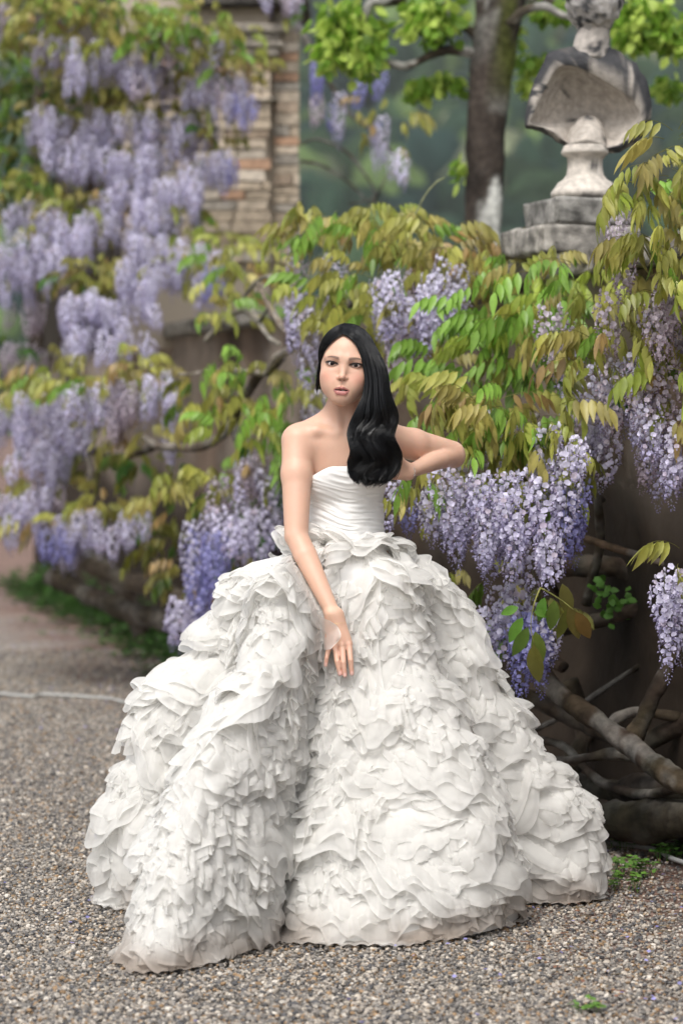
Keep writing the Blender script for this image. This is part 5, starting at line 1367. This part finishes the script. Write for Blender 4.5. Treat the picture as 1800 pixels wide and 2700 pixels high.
# ---- C: over the wall above her head
Cp = Plant((0.35, 9.6, 0), 'wisteria spilling over the wall top above the bride in olive and green')
for q in ((720, 510, 90, 25, 9.9, 'yyo'), (820, 505, 110, 30, 9.7, 'yyyg'), (900, 530, 90, 35, 9.5, 'yyg'), (760, 560, 70, 25, 9.8, 'yog'), (1000, 560, 90, 40, 9.2, 'yoo'), (1090, 590, 80, 35, 9.0, 'yyo'), (930, 600, 90, 40, 9.3, 'yyo'), (850, 640, 90, 40, 9.3, 'yyg'),
          (760, 700, 80, 35, 9.5, 'yyg'), (850, 710, 70, 35, 9.2, 'yyg'), (1040, 640, 60, 40, 9.0, 'yo'), (790, 740, 60, 30, 9.3, 'y'), (690, 530, 50, 25, 10.0, 'y'), (1180, 640, 70, 45, 8.6, 'ggy'), (1200, 700, 100, 50, 8.4, 'ggg'), (1110, 730, 60, 40, 8.5, 'gg'), (1170, 780, 100, 50, 8.3, 'gg'),
          (1080, 830, 90, 45, 8.3, 'ggg'), (1200, 840, 60, 40, 8.2, 'gd'), (990, 850, 50, 40, 8.6, 'gy'), (940, 760, 25, 50, 9.1, 'o'), (1240, 760, 50, 70, 8.2, 'gy'), (1010, 900, 40, 30, 8.8, 'gy')):
    Cp.leaves(*q[:5], pal=q[5], dens=580)
for q in ((950, 720, 90, 70, 9.0, 'llf'), (1020, 720, 60, 60, 8.9, 'l'), (1060, 680, 40, 40, 8.9, 'l'), (920, 780, 50, 45, 9.0, 'lf'), (760, 630, 70, 25, 9.6, 'l'), (690, 620, 40, 25, 9.9, 'f'), (715, 820, 22, 90, 9.4, 'l'), (1035, 625, 25, 20, 9.0, 'l'), (870, 700, 40, 30, 9.1, 'l'), (690, 720, 40, 40, 9.8, 'lf'), (900, 820, 30, 30, 9.0, 'f')):
    Cp.racemes(*q[:5], pal=q[5], size=0.9)
Cp.vine([(700, 780, 9.8), (640, 830, 10.2), (600, 850, 10.6), (500, 852, 11), (410, 862, 11.4)], 0.020, 0.008, c=(0.16, 0.13, 0.10))
Cp.vine([(690, 800, 9.7), (650, 740, 10), (620, 690, 10.2), (590, 650, 10.4)], 0.018, 0.008, c=(0.16, 0.13, 0.10))
Cp.vine([(660, 780, 9.9), (700, 740, 9.7), (760, 700, 9.5), (860, 680, 9.3), (1000, 680, 9.0), (1120, 760, 8.6)], 0.022, 0.012)
Cp.vine([(950, 500, 9.4), (975, 450, 9.4), (1000, 420, 9.4), (1020, 408, 9.4)], 0.004, 0.002, c=(0.2, 0.22, 0.08))
Cp.vine([(1290, 560, 8.5), (1310, 480, 8.5), (1300, 450, 8.5)], 0.003, 0.001, c=(0.2, 0.22, 0.08))
# ---- D: centre left, behind the bride
Dp = Plant((-0.55, 11.2, 0), 'wisteria behind the bride with long drooping racemes beside her arm')
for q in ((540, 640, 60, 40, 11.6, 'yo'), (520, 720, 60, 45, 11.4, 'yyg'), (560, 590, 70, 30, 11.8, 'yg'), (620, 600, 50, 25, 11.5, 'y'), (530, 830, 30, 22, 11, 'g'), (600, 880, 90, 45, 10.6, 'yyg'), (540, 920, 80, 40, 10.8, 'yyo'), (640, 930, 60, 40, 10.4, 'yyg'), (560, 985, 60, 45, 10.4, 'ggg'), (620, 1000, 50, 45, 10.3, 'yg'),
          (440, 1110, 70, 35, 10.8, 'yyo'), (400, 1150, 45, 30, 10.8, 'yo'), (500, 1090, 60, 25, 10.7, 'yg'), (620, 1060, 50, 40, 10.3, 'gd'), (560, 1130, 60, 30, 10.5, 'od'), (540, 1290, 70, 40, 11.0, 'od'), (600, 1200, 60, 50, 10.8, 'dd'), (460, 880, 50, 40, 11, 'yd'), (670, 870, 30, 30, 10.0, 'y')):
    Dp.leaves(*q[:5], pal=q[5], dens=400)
for q in ((600, 1100, 60, 40, 10.4, 'lf'), (625, 1160, 25, 70, 10.3, 'l'), (545, 1230, 30, 70, 10.4, 'l'), (500, 1215, 25, 50, 10.5, 'l'), (580, 1220, 25, 60, 10.4, 'l'), (520, 1130, 50, 25, 10.6, 'lf'), (500, 1280, 20, 60, 10.4, 'b')):
    Dp.racemes(*q[:5], pal=q[5], size=0.95)
for x, y, k in ((440, 1195, 3), (450, 1215, 3), (448, 1270, 3), (452, 1300, 1), (410, 1370, 0), (404, 1380, 2), (455, 1390, 3), (462, 1380, 1), (720, 900, 1), (495, 1240, 3)): Dp.one_raceme(x, y, 10.3 + 0.1 * wr.random(), 'b' if 1200 < y < 1310 and x < 500 else 'l', 1.05, k)
Dp.vine([(540, 960, 11.1), (500, 1005, 11), (430, 1025, 11.2), (370, 1030, 11.5), (330, 1010, 11.7)], 0.024, 0.016, c=(0.11, 0.085, 0.065))
Dp.vine([(650, 1200, 10.6), (610, 1150, 10.7), (570, 1050, 10.9), (540, 960, 11.1), (580, 880, 10.9), (650, 820, 10.4)], 0.034, 0.022)
Dp.vine([(560, 1440, 11.0), (600, 1330, 10.9), (650, 1200, 10.6), (650, 1100, 10.6)], 0.05, 0.034, name='trunk', c=(0.06, 0.045, 0.034))
Dp.vine([(470, 790, 11.5), (520, 740, 11.4), (570, 720, 11.3), (600, 760, 11.1), (640, 790, 10.7)], 0.016, 0.010, c=(0.20, 0.18, 0.15))
Dp.vine([(640, 640, 11), (600, 640, 11.2), (560, 690, 11.3), (590, 740, 11.2), (620, 700, 11)], 0.012, 0.008, c=(0.20, 0.18, 0.15))
# ---- E: left, low mound
Ep = Plant((-1.35, 13.2, 0), 'broad wisteria mound on the left with orange tinged leaves and low hanging racemes')
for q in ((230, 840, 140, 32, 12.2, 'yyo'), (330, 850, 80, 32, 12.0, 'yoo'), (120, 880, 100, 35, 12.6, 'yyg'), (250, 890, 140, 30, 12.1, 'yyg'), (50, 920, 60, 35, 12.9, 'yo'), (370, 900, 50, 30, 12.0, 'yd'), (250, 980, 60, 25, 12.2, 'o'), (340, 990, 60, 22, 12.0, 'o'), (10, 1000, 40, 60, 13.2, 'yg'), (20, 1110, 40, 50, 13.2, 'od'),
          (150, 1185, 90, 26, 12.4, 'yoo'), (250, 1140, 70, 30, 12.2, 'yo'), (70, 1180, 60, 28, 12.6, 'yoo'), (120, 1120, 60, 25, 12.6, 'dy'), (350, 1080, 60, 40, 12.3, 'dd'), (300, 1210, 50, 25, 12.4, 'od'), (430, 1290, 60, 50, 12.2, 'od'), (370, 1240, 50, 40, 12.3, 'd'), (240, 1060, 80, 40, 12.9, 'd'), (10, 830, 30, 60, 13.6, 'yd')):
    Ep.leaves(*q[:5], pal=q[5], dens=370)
for q in ((90, 970, 70, 60, 12.5, 'l'), (60, 1000, 60, 50, 12.7, 'l'), (160, 990, 60, 60, 12.3, 'l'), (230, 940, 70, 50, 12.1, 'l'), (310, 920, 60, 50, 11.9, 'lf'), (360, 930, 45, 50, 11.8, 'l'), (285, 960, 45, 50, 12.0, 'f'), (395, 1000, 25, 35, 11.8, 'lb'), (90, 1060, 70, 50, 12.5, 'l'), (120, 1090, 30, 40, 12.4, 'l'),
          (60, 1210, 60, 60, 12.5, 'l'), (120, 1240, 60, 60, 12.4, 'lb'), (90, 1150, 60, 30, 12.5, 'lf'), (215, 1225, 38, 45, 12.2, 'l'), (300, 1220, 36, 38, 12.0, 'l'), (240, 1240, 30, 40, 12.2, 'l'), (20, 1190, 30, 50, 12.8, 'l'), (15, 950, 20, 40, 13, 'l'), (160, 1280, 20, 25, 12.4, 'l')):
    Ep.racemes(*q[:5], pal=q[5], size=0.8, dens=125)
Ep.vine([(150, 1010, 12.8), (200, 1030, 12.7), (260, 1050, 12.6), (330, 1035, 12.4), (370, 1020, 12.2)], 0.022, 0.018)
Ep.vine([(200, 1035, 12.7), (208, 1090, 12.6), (190, 1140, 12.5), (160, 1175, 12.5)], 0.014, 0.010, c=(0.14, 0.11, 0.085))
Ep.vine([(330, 1450, 12.8), (270, 1330, 12.8), (200, 1280, 12.9), (130, 1240, 13), (100, 1100, 13.2), (140, 1010, 13)], 0.05, 0.03, name='trunk', c=(0.06, 0.045, 0.034))
Ep.vine([(200, 1300, 12.6), (260, 1320, 12.5), (330, 1335, 12.3), (400, 1370, 12.1), (460, 1410, 11.8)], 0.045, 0.05, name='trunk', c=(0.085, 0.066, 0.05), lich=0.1)
Ep.vine([(120, 1330, 13.2), (200, 1360, 13), (300, 1400, 12.6), (420, 1450, 12)], 0.05, 0.06, name='trunk', c=(0.05, 0.038, 0.028), lich=0.1)
# ---- F: climbing the brick pier, upper left
Fp = Plant((-1.6, 14.0, 0), 'tall wisteria covering the brick pier at upper left with pale racemes')
for q in ((60, 50, 80, 60, 13.8, 'yyo'), (130, 40, 90, 60, 13.7, 'yyy'), (250, 60, 90, 60, 13.7, 'yyg'), (320, 85, 70, 40, 13.6, 'ggy'), (430, 50, 90, 45, 13.6, 'yyg'), (480, 85, 100, 40, 13.6, 'yyg'), (390, 100, 80, 40, 13.6, 'y'), (200, 10, 200, 40, 13.9, 'yg'), (560, 140, 50, 30, 13.7, 'yo'), (500, 150, 90, 30, 13.7, 'yyg'), (430, 180, 80, 30, 13.8, 'yo'),
          (30, 180, 60, 70, 14.2, 'ggd'), (80, 210, 70, 50, 14.1, 'dgy'), (30, 270, 60, 50, 14.2, 'dd'), (150, 130, 60, 40, 13.7, 'y'), (200, 225, 60, 40, 13.9, 'yod'), (110, 260, 60, 35, 13.9, 'yo'), (250, 235, 70, 35, 13.9, 'yod'), (340, 260, 70, 30, 13.9, 'yo'), (420, 240, 80, 30, 13.9, 'yo'), (30, 350, 60, 60, 14.2, 'dd'), (30, 430, 60, 50, 14.2, 'dd'), (60, 400, 60, 40, 14, 'dg'),
          (100, 440, 90, 40, 13.7, 'yyd'), (180, 480, 70, 35, 13.6, 'yo'), (230, 500, 60, 35, 13.6, 'od'), (60, 560, 80, 35, 13.5, 'yyo'), (40, 480, 50, 40, 13.8, 'yd'), (220, 620, 90, 40, 13.2, 'ooy'), (170, 650, 50, 30, 13.2, 'od'), (250, 670, 70, 30, 13.2, 'yo'), (330, 360, 60, 30, 13.9, 'yd'), (300, 460, 80, 30, 13.8, 'yd'), (470, 340, 40, 40, 13.8, 'yd'), (490, 300, 40, 25, 13.8, 'yo'), (400, 500, 80, 25, 13.6, 'yd'), (490, 560, 80, 30, 13.4, 'yg'), (440, 620, 80, 30, 13.2, 'yl'.replace('l', 'y')), (20, 620, 40, 40, 13.8, 'dy')):
    Fp.leaves(*q[:5], pal=q[5], dens=340, size=0.88)
for q in ((100, 140, 55, 45, 13.7, 'lf'), (180, 170, 28, 55, 13.6, 'l'), (290, 165, 75, 55, 13.7, 'l'), (350, 175, 50, 50, 13.7, 'lf'), (400, 130, 50, 40, 13.7, 'lf'), (470, 120, 45, 30, 13.6, 'l'), (440, 200, 70, 35, 13.8, 'lf'), (520, 220, 60, 40, 13.7, 'lf'), (550, 265, 38, 50, 13.6, 'lb'), (480, 230, 60, 35, 13.7, 'l'),
          (105, 320, 55, 60, 13.8, 'l'), (130, 370, 35, 45, 13.7, 'l'), (230, 320, 60, 50, 13.8, 'l'), (190, 375, 35, 50, 13.7, 'l'), (240, 400, 55, 45, 13.7, 'l'), (320, 320, 50, 50, 13.8, 'l'), (350, 390, 50, 45, 13.7, 'l'), (310, 400, 40, 40, 13.7, 'l'), (440, 310, 60, 40, 13.8, 'l'), (480, 400, 60, 40, 13.7, 'l'), (410, 330, 35, 35, 13.8, 'l'), (520, 400, 22, 35, 13.7, 'b'),
          (280, 480, 60, 55, 13.6, 'l'), (330, 530, 40, 55, 13.5, 'l'), (350, 460, 45, 45, 13.6, 'l'), (400, 490, 55, 60, 13.5, 'l'), (430, 460, 30, 50, 13.5, 'l'), (90, 520, 60, 40, 13.6, 'lf'), (30, 510, 35, 35, 13.7, 'l'), (150, 560, 60, 60, 13.4, 'l'), (90, 610, 80, 55, 13.3, 'l'), (220, 560, 50, 50, 13.4, 'l'), (30, 650, 40, 60, 13.4, 'l'), (120, 640, 50, 50, 13.3, 'l'),
          (360, 590, 60, 45, 13.3, 'l'), (420, 630, 90, 45, 13.2, 'l'), (460, 670, 50, 40, 13.1, 'lb'), (490, 620, 40, 35, 13.2, 'l'), (310, 680, 50, 60, 13.0, 'l'), (350, 700, 30, 50, 12.9, 'l'), (200, 730, 60, 50, 12.9, 'l'), (260, 740, 55, 50, 12.9, 'l'), (180, 790, 50, 30, 12.8, 'l'), (280, 800, 60, 30, 12.6, 'l'), (60, 840, 50, 40, 13.6, 'f'), (20, 60, 25, 60, 13.9, 'f'), (60, 740, 40, 30, 13.5, 'f')):
    Fp.racemes(*q[:5], pal=q[5], size=0.8, dens=125)
Fp.vine([(180, 1000, 13.4), (150, 850, 13.9), (200, 700, 14.1), (240, 560, 14.2), (200, 400, 14.3), (240, 250, 14.3), (350, 150, 14.3), (480, 60, 14.2)], 0.06, 0.02, name='trunk', n=50)
Fp.vine([(60, 900, 13.9), (90, 780, 14.0), (60, 640, 14.2), (120, 450, 14.3), (90, 300, 14.4), (110, 120, 14.4)], 0.04, 0.02)
# ---- G: hanging from the boughs right of the pier
Gp = Plant((-0.2, 13.6, 1.84), 'small wisteria hanging from thin bare boughs right of the brick pier')
for q in ((880, 250, 55, 28, 13.4, 'yo'), (850, 290, 30, 22, 13.4, 'yo'), (915, 310, 22, 50, 13.4, 'yo'), (700, 30, 20, 20, 13.5, 'd')): Gp.leaves(*q[:5], pal=q[5], dens=170)
for q in ((740, 205, 34, 40, 13.4, 'b'), (760, 265, 30, 35, 13.4, 'lb'), (865, 325, 42, 30, 13.4, 'lb'), (910, 390, 32, 35, 13.4, 'l'), (850, 190, 30, 25, 13.6, 'b'), (720, 250, 25, 20, 13.5, 'f'), (660, 15, 60, 25, 13.6, 'lf'), (590, 5, 40, 15, 13.6, 'l')): Gp.racemes(*q[:5], pal=q[5], size=0.9, dens=95)
Gp.vine([(640, -10, 13.7), (690, 60, 13.6), (720, 130, 13.5), (760, 190, 13.4), (800, 260, 13.4), (850, 300, 13.4), (900, 350, 13.4)], 0.022, 0.008, c=(0.06, 0.05, 0.04))
Gp.vine([(690, 330, 13.9), (730, 320, 13.8), (790, 345, 13.7), (830, 390, 13.6), (860, 450, 13.5), (800, 470, 13.5)], 0.010, 0.006, c=(0.05, 0.04, 0.035))
Gp.vine([(690, 370, 13.9), (740, 380, 13.8), (800, 420, 13.7), (850, 470, 13.6)], 0.010, 0.005, c=(0.05, 0.04, 0.035))
Gp.vine([(850, 480, 13.6), (870, 440, 13.5), (890, 400, 13.5)], 0.008, 0.004, c=(0.2, 0.18, 0.15))
for p_ in (A, Bp, Cp, Dp, Ep, Fp, Gp): p_.finish()

# big single leaves hanging in front of the lower racemes
spr = empty('wisteria_sprig', S(1230, 1400, 7.3), 'wisteria sprig with large bronze and green leaflets hanging over dark shade', 'sprig')
for i, (x, y, l, w, ang, c) in enumerate(((1290, 1340, 85, 34, 75, (0.13, 0.12, 0.03)), (1272, 1378, 75, 32, 95, (0.12, 0.18, 0.03)), (1305, 1392, 85, 36, 70, (0.17, 0.14, 0.035)), (1298, 1400, 75, 32, 100, (0.14, 0.15, 0.03)), (1322, 1405, 75, 34, 62, (0.20, 0.12, 0.03)),
                                          (1200, 1418, 70, 28, 120, (0.14, 0.30, 0.04)), (1212, 1440, 80, 32, 115, (0.15, 0.26, 0.04)), (1228, 1450, 85, 34, 78, (0.16, 0.22, 0.035)), (1225, 1480, 95, 42, 85, (0.19, 0.18, 0.035)), (1190, 1395, 45, 22, 160, (0.14, 0.32, 0.04)), (1250, 1372, 60, 26, 105, (0.13, 0.30, 0.04)), (1225, 1405, 45, 20, 10, (0.14, 0.3, 0.04)))):
    g = G(); r = np.random.default_rng(i); k = 7.05 / 5553; d = np.array([math.cos(R(ang)), 0.15, -math.sin(R(ang))]); d /= np.linalg.norm(d); nm = np.array([r.normal(0, .3), -1, .3]); s = np.cross(d, nm); s /= np.linalg.norm(s); nn = np.cross(s, d)
    pr_ = [(0, 0), (.15, .6), (.35, .95), (.55, 1), (.75, .72), (.9, .35), (1, 0)]; V = []; 
    for a, b_ in pr_:
        m = S(x, y, 7.05) + d * a * l * k - nn * a * a * l * k * .15
        V += [m + s * w * k * .5 * b_ + nn * w * k * .1 * b_, m, m - s * w * k * .5 * b_ + nn * w * k * .1 * b_]
    F = []
    for j in range(6): F += [[j * 3, (j + 1) * 3, (j + 1) * 3 + 1, j * 3 + 1], [j * 3 + 1, (j + 1) * 3 + 1, (j + 1) * 3 + 2, j * 3 + 2]]
    g.add(V, F, c); obj('leaflet', g.mesh('leaflet'), mwl, spr)
branch([(1240, 1350, 7.06), (1262, 1362, 7.05), (1290, 1380, 7.05), (1322, 1405, 7.05)], 0.0022, 0.001, spr, None, 3, (0.2, 0.2, 0.06), 'stalk', 12, 0)
branch([(1240, 1350, 7.06), (1225, 1390, 7.05), (1218, 1440, 7.05), (1228, 1485, 7.05)], 0.0022, 0.001, spr, None, 4, (0.2, 0.2, 0.06), 'stalk', 12, 0)

# ================================================================ small plants, petals, hose
mweed = mat_vc('weed_leaf', rough=0.55, spec=0.3, trans=0.3)
def weed(p, r_, n, c, seed, label=None, group=None, h=0.05, name='weed'):
    g = G(); r = np.random.default_rng(seed)
    for _ in range(n):
        a = r.uniform(0, 6.28); q = r.random() ** .6 * r_; base = np.array([p[0] + q * math.cos(a), p[1] + q * math.sin(a), 0.0])
        hh = h * r.uniform(.4, 1.1); top = base + np.array([r.normal(0, .012), r.normal(0, .012), hh])
        V, F = tube_geo([base, (base + top) / 2 + r.normal(0, .003, 3), top], [0.0012, .001, .0008], 3, caps=False); cc = np.array(c) * r.uniform(.7, 1.25); g.add(V, F, cc * .8)
        for j in range(3):
            b_ = a + j * 2.1 + r.normal(0, .3); V, F = leafblade(top, np.array([math.cos(b_), math.sin(b_), r.uniform(-.3, .3)]), np.array([0, 0, 1.0]) + r.normal(0, .2, 3), r.uniform(.014, .026), r.uniform(.012, .02), cc); g.add(V, F, cc)
    o = obj(name, g.mesh(name), mweed); return tag(o, label, 'weed', group)
GRN = (0.10, 0.24, 0.035)
def gd(sx, sy): 
    D = FPX * CH / (sy * 1.148 - HOR); return np.array([(sx - 784) / 5553 * D, D])
weed(gd(1425, 1948), .05, 26, GRN, 1, 'clump of small round-leaved green weeds touching the right side of the gown hem')
weed(gd(1545, 1972), .07, 36, GRN, 2, 'dense green weed clump under the trunk at the right edge of the gravel')
weed(gd(1450, 2010), .07, 34, (0.13, 0.26, 0.05), 3, 'low spreading weeds on red earth in front of the pale hose')
weed(gd(1440, 2045), .05, 14, (0.12, 0.24, 0.04), 4, 'thin sparse weeds on red earth nearest the gown')
weed(gd(1355, 2320), .035, 8, (0.13, 0.26, 0.05), 5, 'tiny weed growing alone in the gravel below the gown', h=.02)
weed(gd(1385, 1370 + 560), .05, 12, (0.06, 0.14, 0.02), 6, 'dark green weeds in the shade behind the gown hem')
for i, (x, y) in enumerate(((1428, 1378), (1405, 1395), (1380, 1350))):
    D = 8.0; p = S(x, y, D)
    g = G(); r = np.random.default_rng(40 + i)
    for _ in range(16):
        q = p + r.normal(0, .028, 3); cc = np.array(GRN) * r.uniform(.7, 1.2)
        V, F = leafblade(q, np.array([r.normal(), -.6, r.normal(0, .5)]), np.array([0, -1, .6]) + r.normal(0, .3, 3), .035, .024, cc); g.add(V, F, cc)
    tag(obj('weed', g.mesh('weed'), mweed), ('bright green seedling rooted in the wall right of the racemes', 'small seedling left of the bright one on the shaded wall', 'smallest seedling, highest on the shaded wall')[i], 'weed')
# nettles and grass along the foot of the wall, far left
g = G(); r = np.random.default_rng(60)
for _ in range(1100):
    s_ = 4.2 + 8 * ((r.integers(9) + 0.5 * r.random()) / 9); off_ = abs(r.normal(.12, .16)) + 0.03; p = wp(s_, off_, 0.0); hh = r.uniform(.05, .22) * (1.3 - min(1, off_ * 1.6)); top = p + np.array([r.normal(0, .05), r.normal(0, .05), hh]); cc = np.array((0.05, 0.12, 0.02)) * r.uniform(.6, 1.4)
    V, F = tube_geo([p, top], [0.002, .001], 3, caps=False); g.add(V, F, cc * .8)
    for j in range(4):
        V, F = leafblade(p + (top - p) * r.uniform(.3, 1), np.array([r.normal(), r.normal(), .1]), np.array([0, 0, 1.0]) + r.normal(0, .3, 3), r.uniform(.04, .07), r.uniform(.02, .035), cc); g.add(V, F, cc)
o = obj('grass_verge', g.mesh('grass_verge'), mweed); o['kind'] = 'stuff'
# fallen petals
g = G(); r = np.random.default_rng(61)
def petal(p, c, s=1.0):
    a = r.uniform(0, 6.28); d = np.array([math.cos(a), math.sin(a), r.uniform(-.1, .3)]); V, F = leafblade(p, d, np.array([0, 0, 1.0]) + r.normal(0, .3, 3), .013 * s, .011 * s, c); g.add(V, F, c)
for _ in range(650):
    s_ = r.uniform(-2.5, 12); off_ = abs(r.normal(0.2, .7)) + .1; p = wp(s_, off_, 0.007); petal(p, np.array((0.36, 0.34, 0.66)) * r.uniform(.6, 1.1))
for _ in range(110):
    y = r.uniform(5, 13); p = np.array([r.uniform(-1, 1) * .15 * y, y, 0.007]); petal(p, np.array((0.36, 0.34, 0.7)) * r.uniform(.6, 1.1))
o = obj('fallen_petals', g.mesh('fallen_petals'), mwf); o['kind'] = 'stuff'
# leaf litter and twigs at the wall foot, right
g = G()
for _ in range(2600):
    s_ = r.uniform(-2.6, 6); off_ = r.random() ** 1.2 * 0.95; p = wp(s_, off_, 0.002 + .01 * r.random()); c = np.array([(0.20, 0.10, 0.065), (0.28, 0.16, 0.11), (0.12, 0.07, 0.045), (0.22, 0.17, 0.10)][r.integers(4)]) * r.uniform(.7, 1.2)
    if r.random() < .6: a = r.uniform(0, 6.28); V, F = leafblade(p, np.array([math.cos(a), math.sin(a), .1]), np.array([0, 0, 1.0]) + r.normal(0, .4, 3), r.uniform(.008, .02), r.uniform(.004, .010), c)
    else: a = r.uniform(0, 6.28); V, F = tube_geo([p, p + np.array([math.cos(a), math.sin(a), .05]) * r.uniform(.01, .04)], .0012, 3, caps=False)
    g.add(V, F, c)
o = obj('leaf_litter', g.mesh('leaf_litter'), mat_vc('litter', rough=.9, spec=.1)); o['kind'] = 'stuff'
# white hose: across the gravel on the left, behind the gown, out again at the right
mh = simple('hose_rubber', (0.40, 0.40, 0.38), 0.5)
hp_ = [np.array([-3.2, 13.6, .012])] + [np.array([*gd(x, y), .012]) for x, y in ((0, 1598), (100, 1600), (200, 1606), (290, 1620))] + [np.array([-.55, 10.2, .012]), np.array([0.1, 8.9, .012]), np.array([.5, 8.2, .012])] + [np.array([*gd(x, y), .012]) for x, y in ((1390, 1942), (1450, 1950), (1510, 1962), (1570, 1990))] + [np.array([1.35, 6.9, .012])]
V, F = tube_geo(spline(hp_, 160), 0.0075, 10); o = obj('garden_hose', mesh_np('garden_hose', V, F), mh); tag(o, 'thin pale garden hose lying across the gravel behind the gown', 'hose')

# ================================================================ haze
mhz = bpy.data.materials.new('haze_air'); mhz.use_nodes = True; nt = mhz.node_tree; nt.nodes.clear()
vo_ = nt.nodes.new('ShaderNodeVolumePrincipled'); out_ = nt.nodes.new('ShaderNodeOutputMaterial'); nt.links.new(vo_.outputs[0], out_.inputs['Volume'])
vo_.inputs['Density'].default_value = 0.0004; vo_.inputs['Color'].default_value = (0.88, 0.92, 0.90, 1); vo_.inputs['Anisotropy'].default_value = 0.2
o = solid('haze', -440, 440, -70, 890, -2.5, 260, mhz, None); o['kind'] = 'stuff'
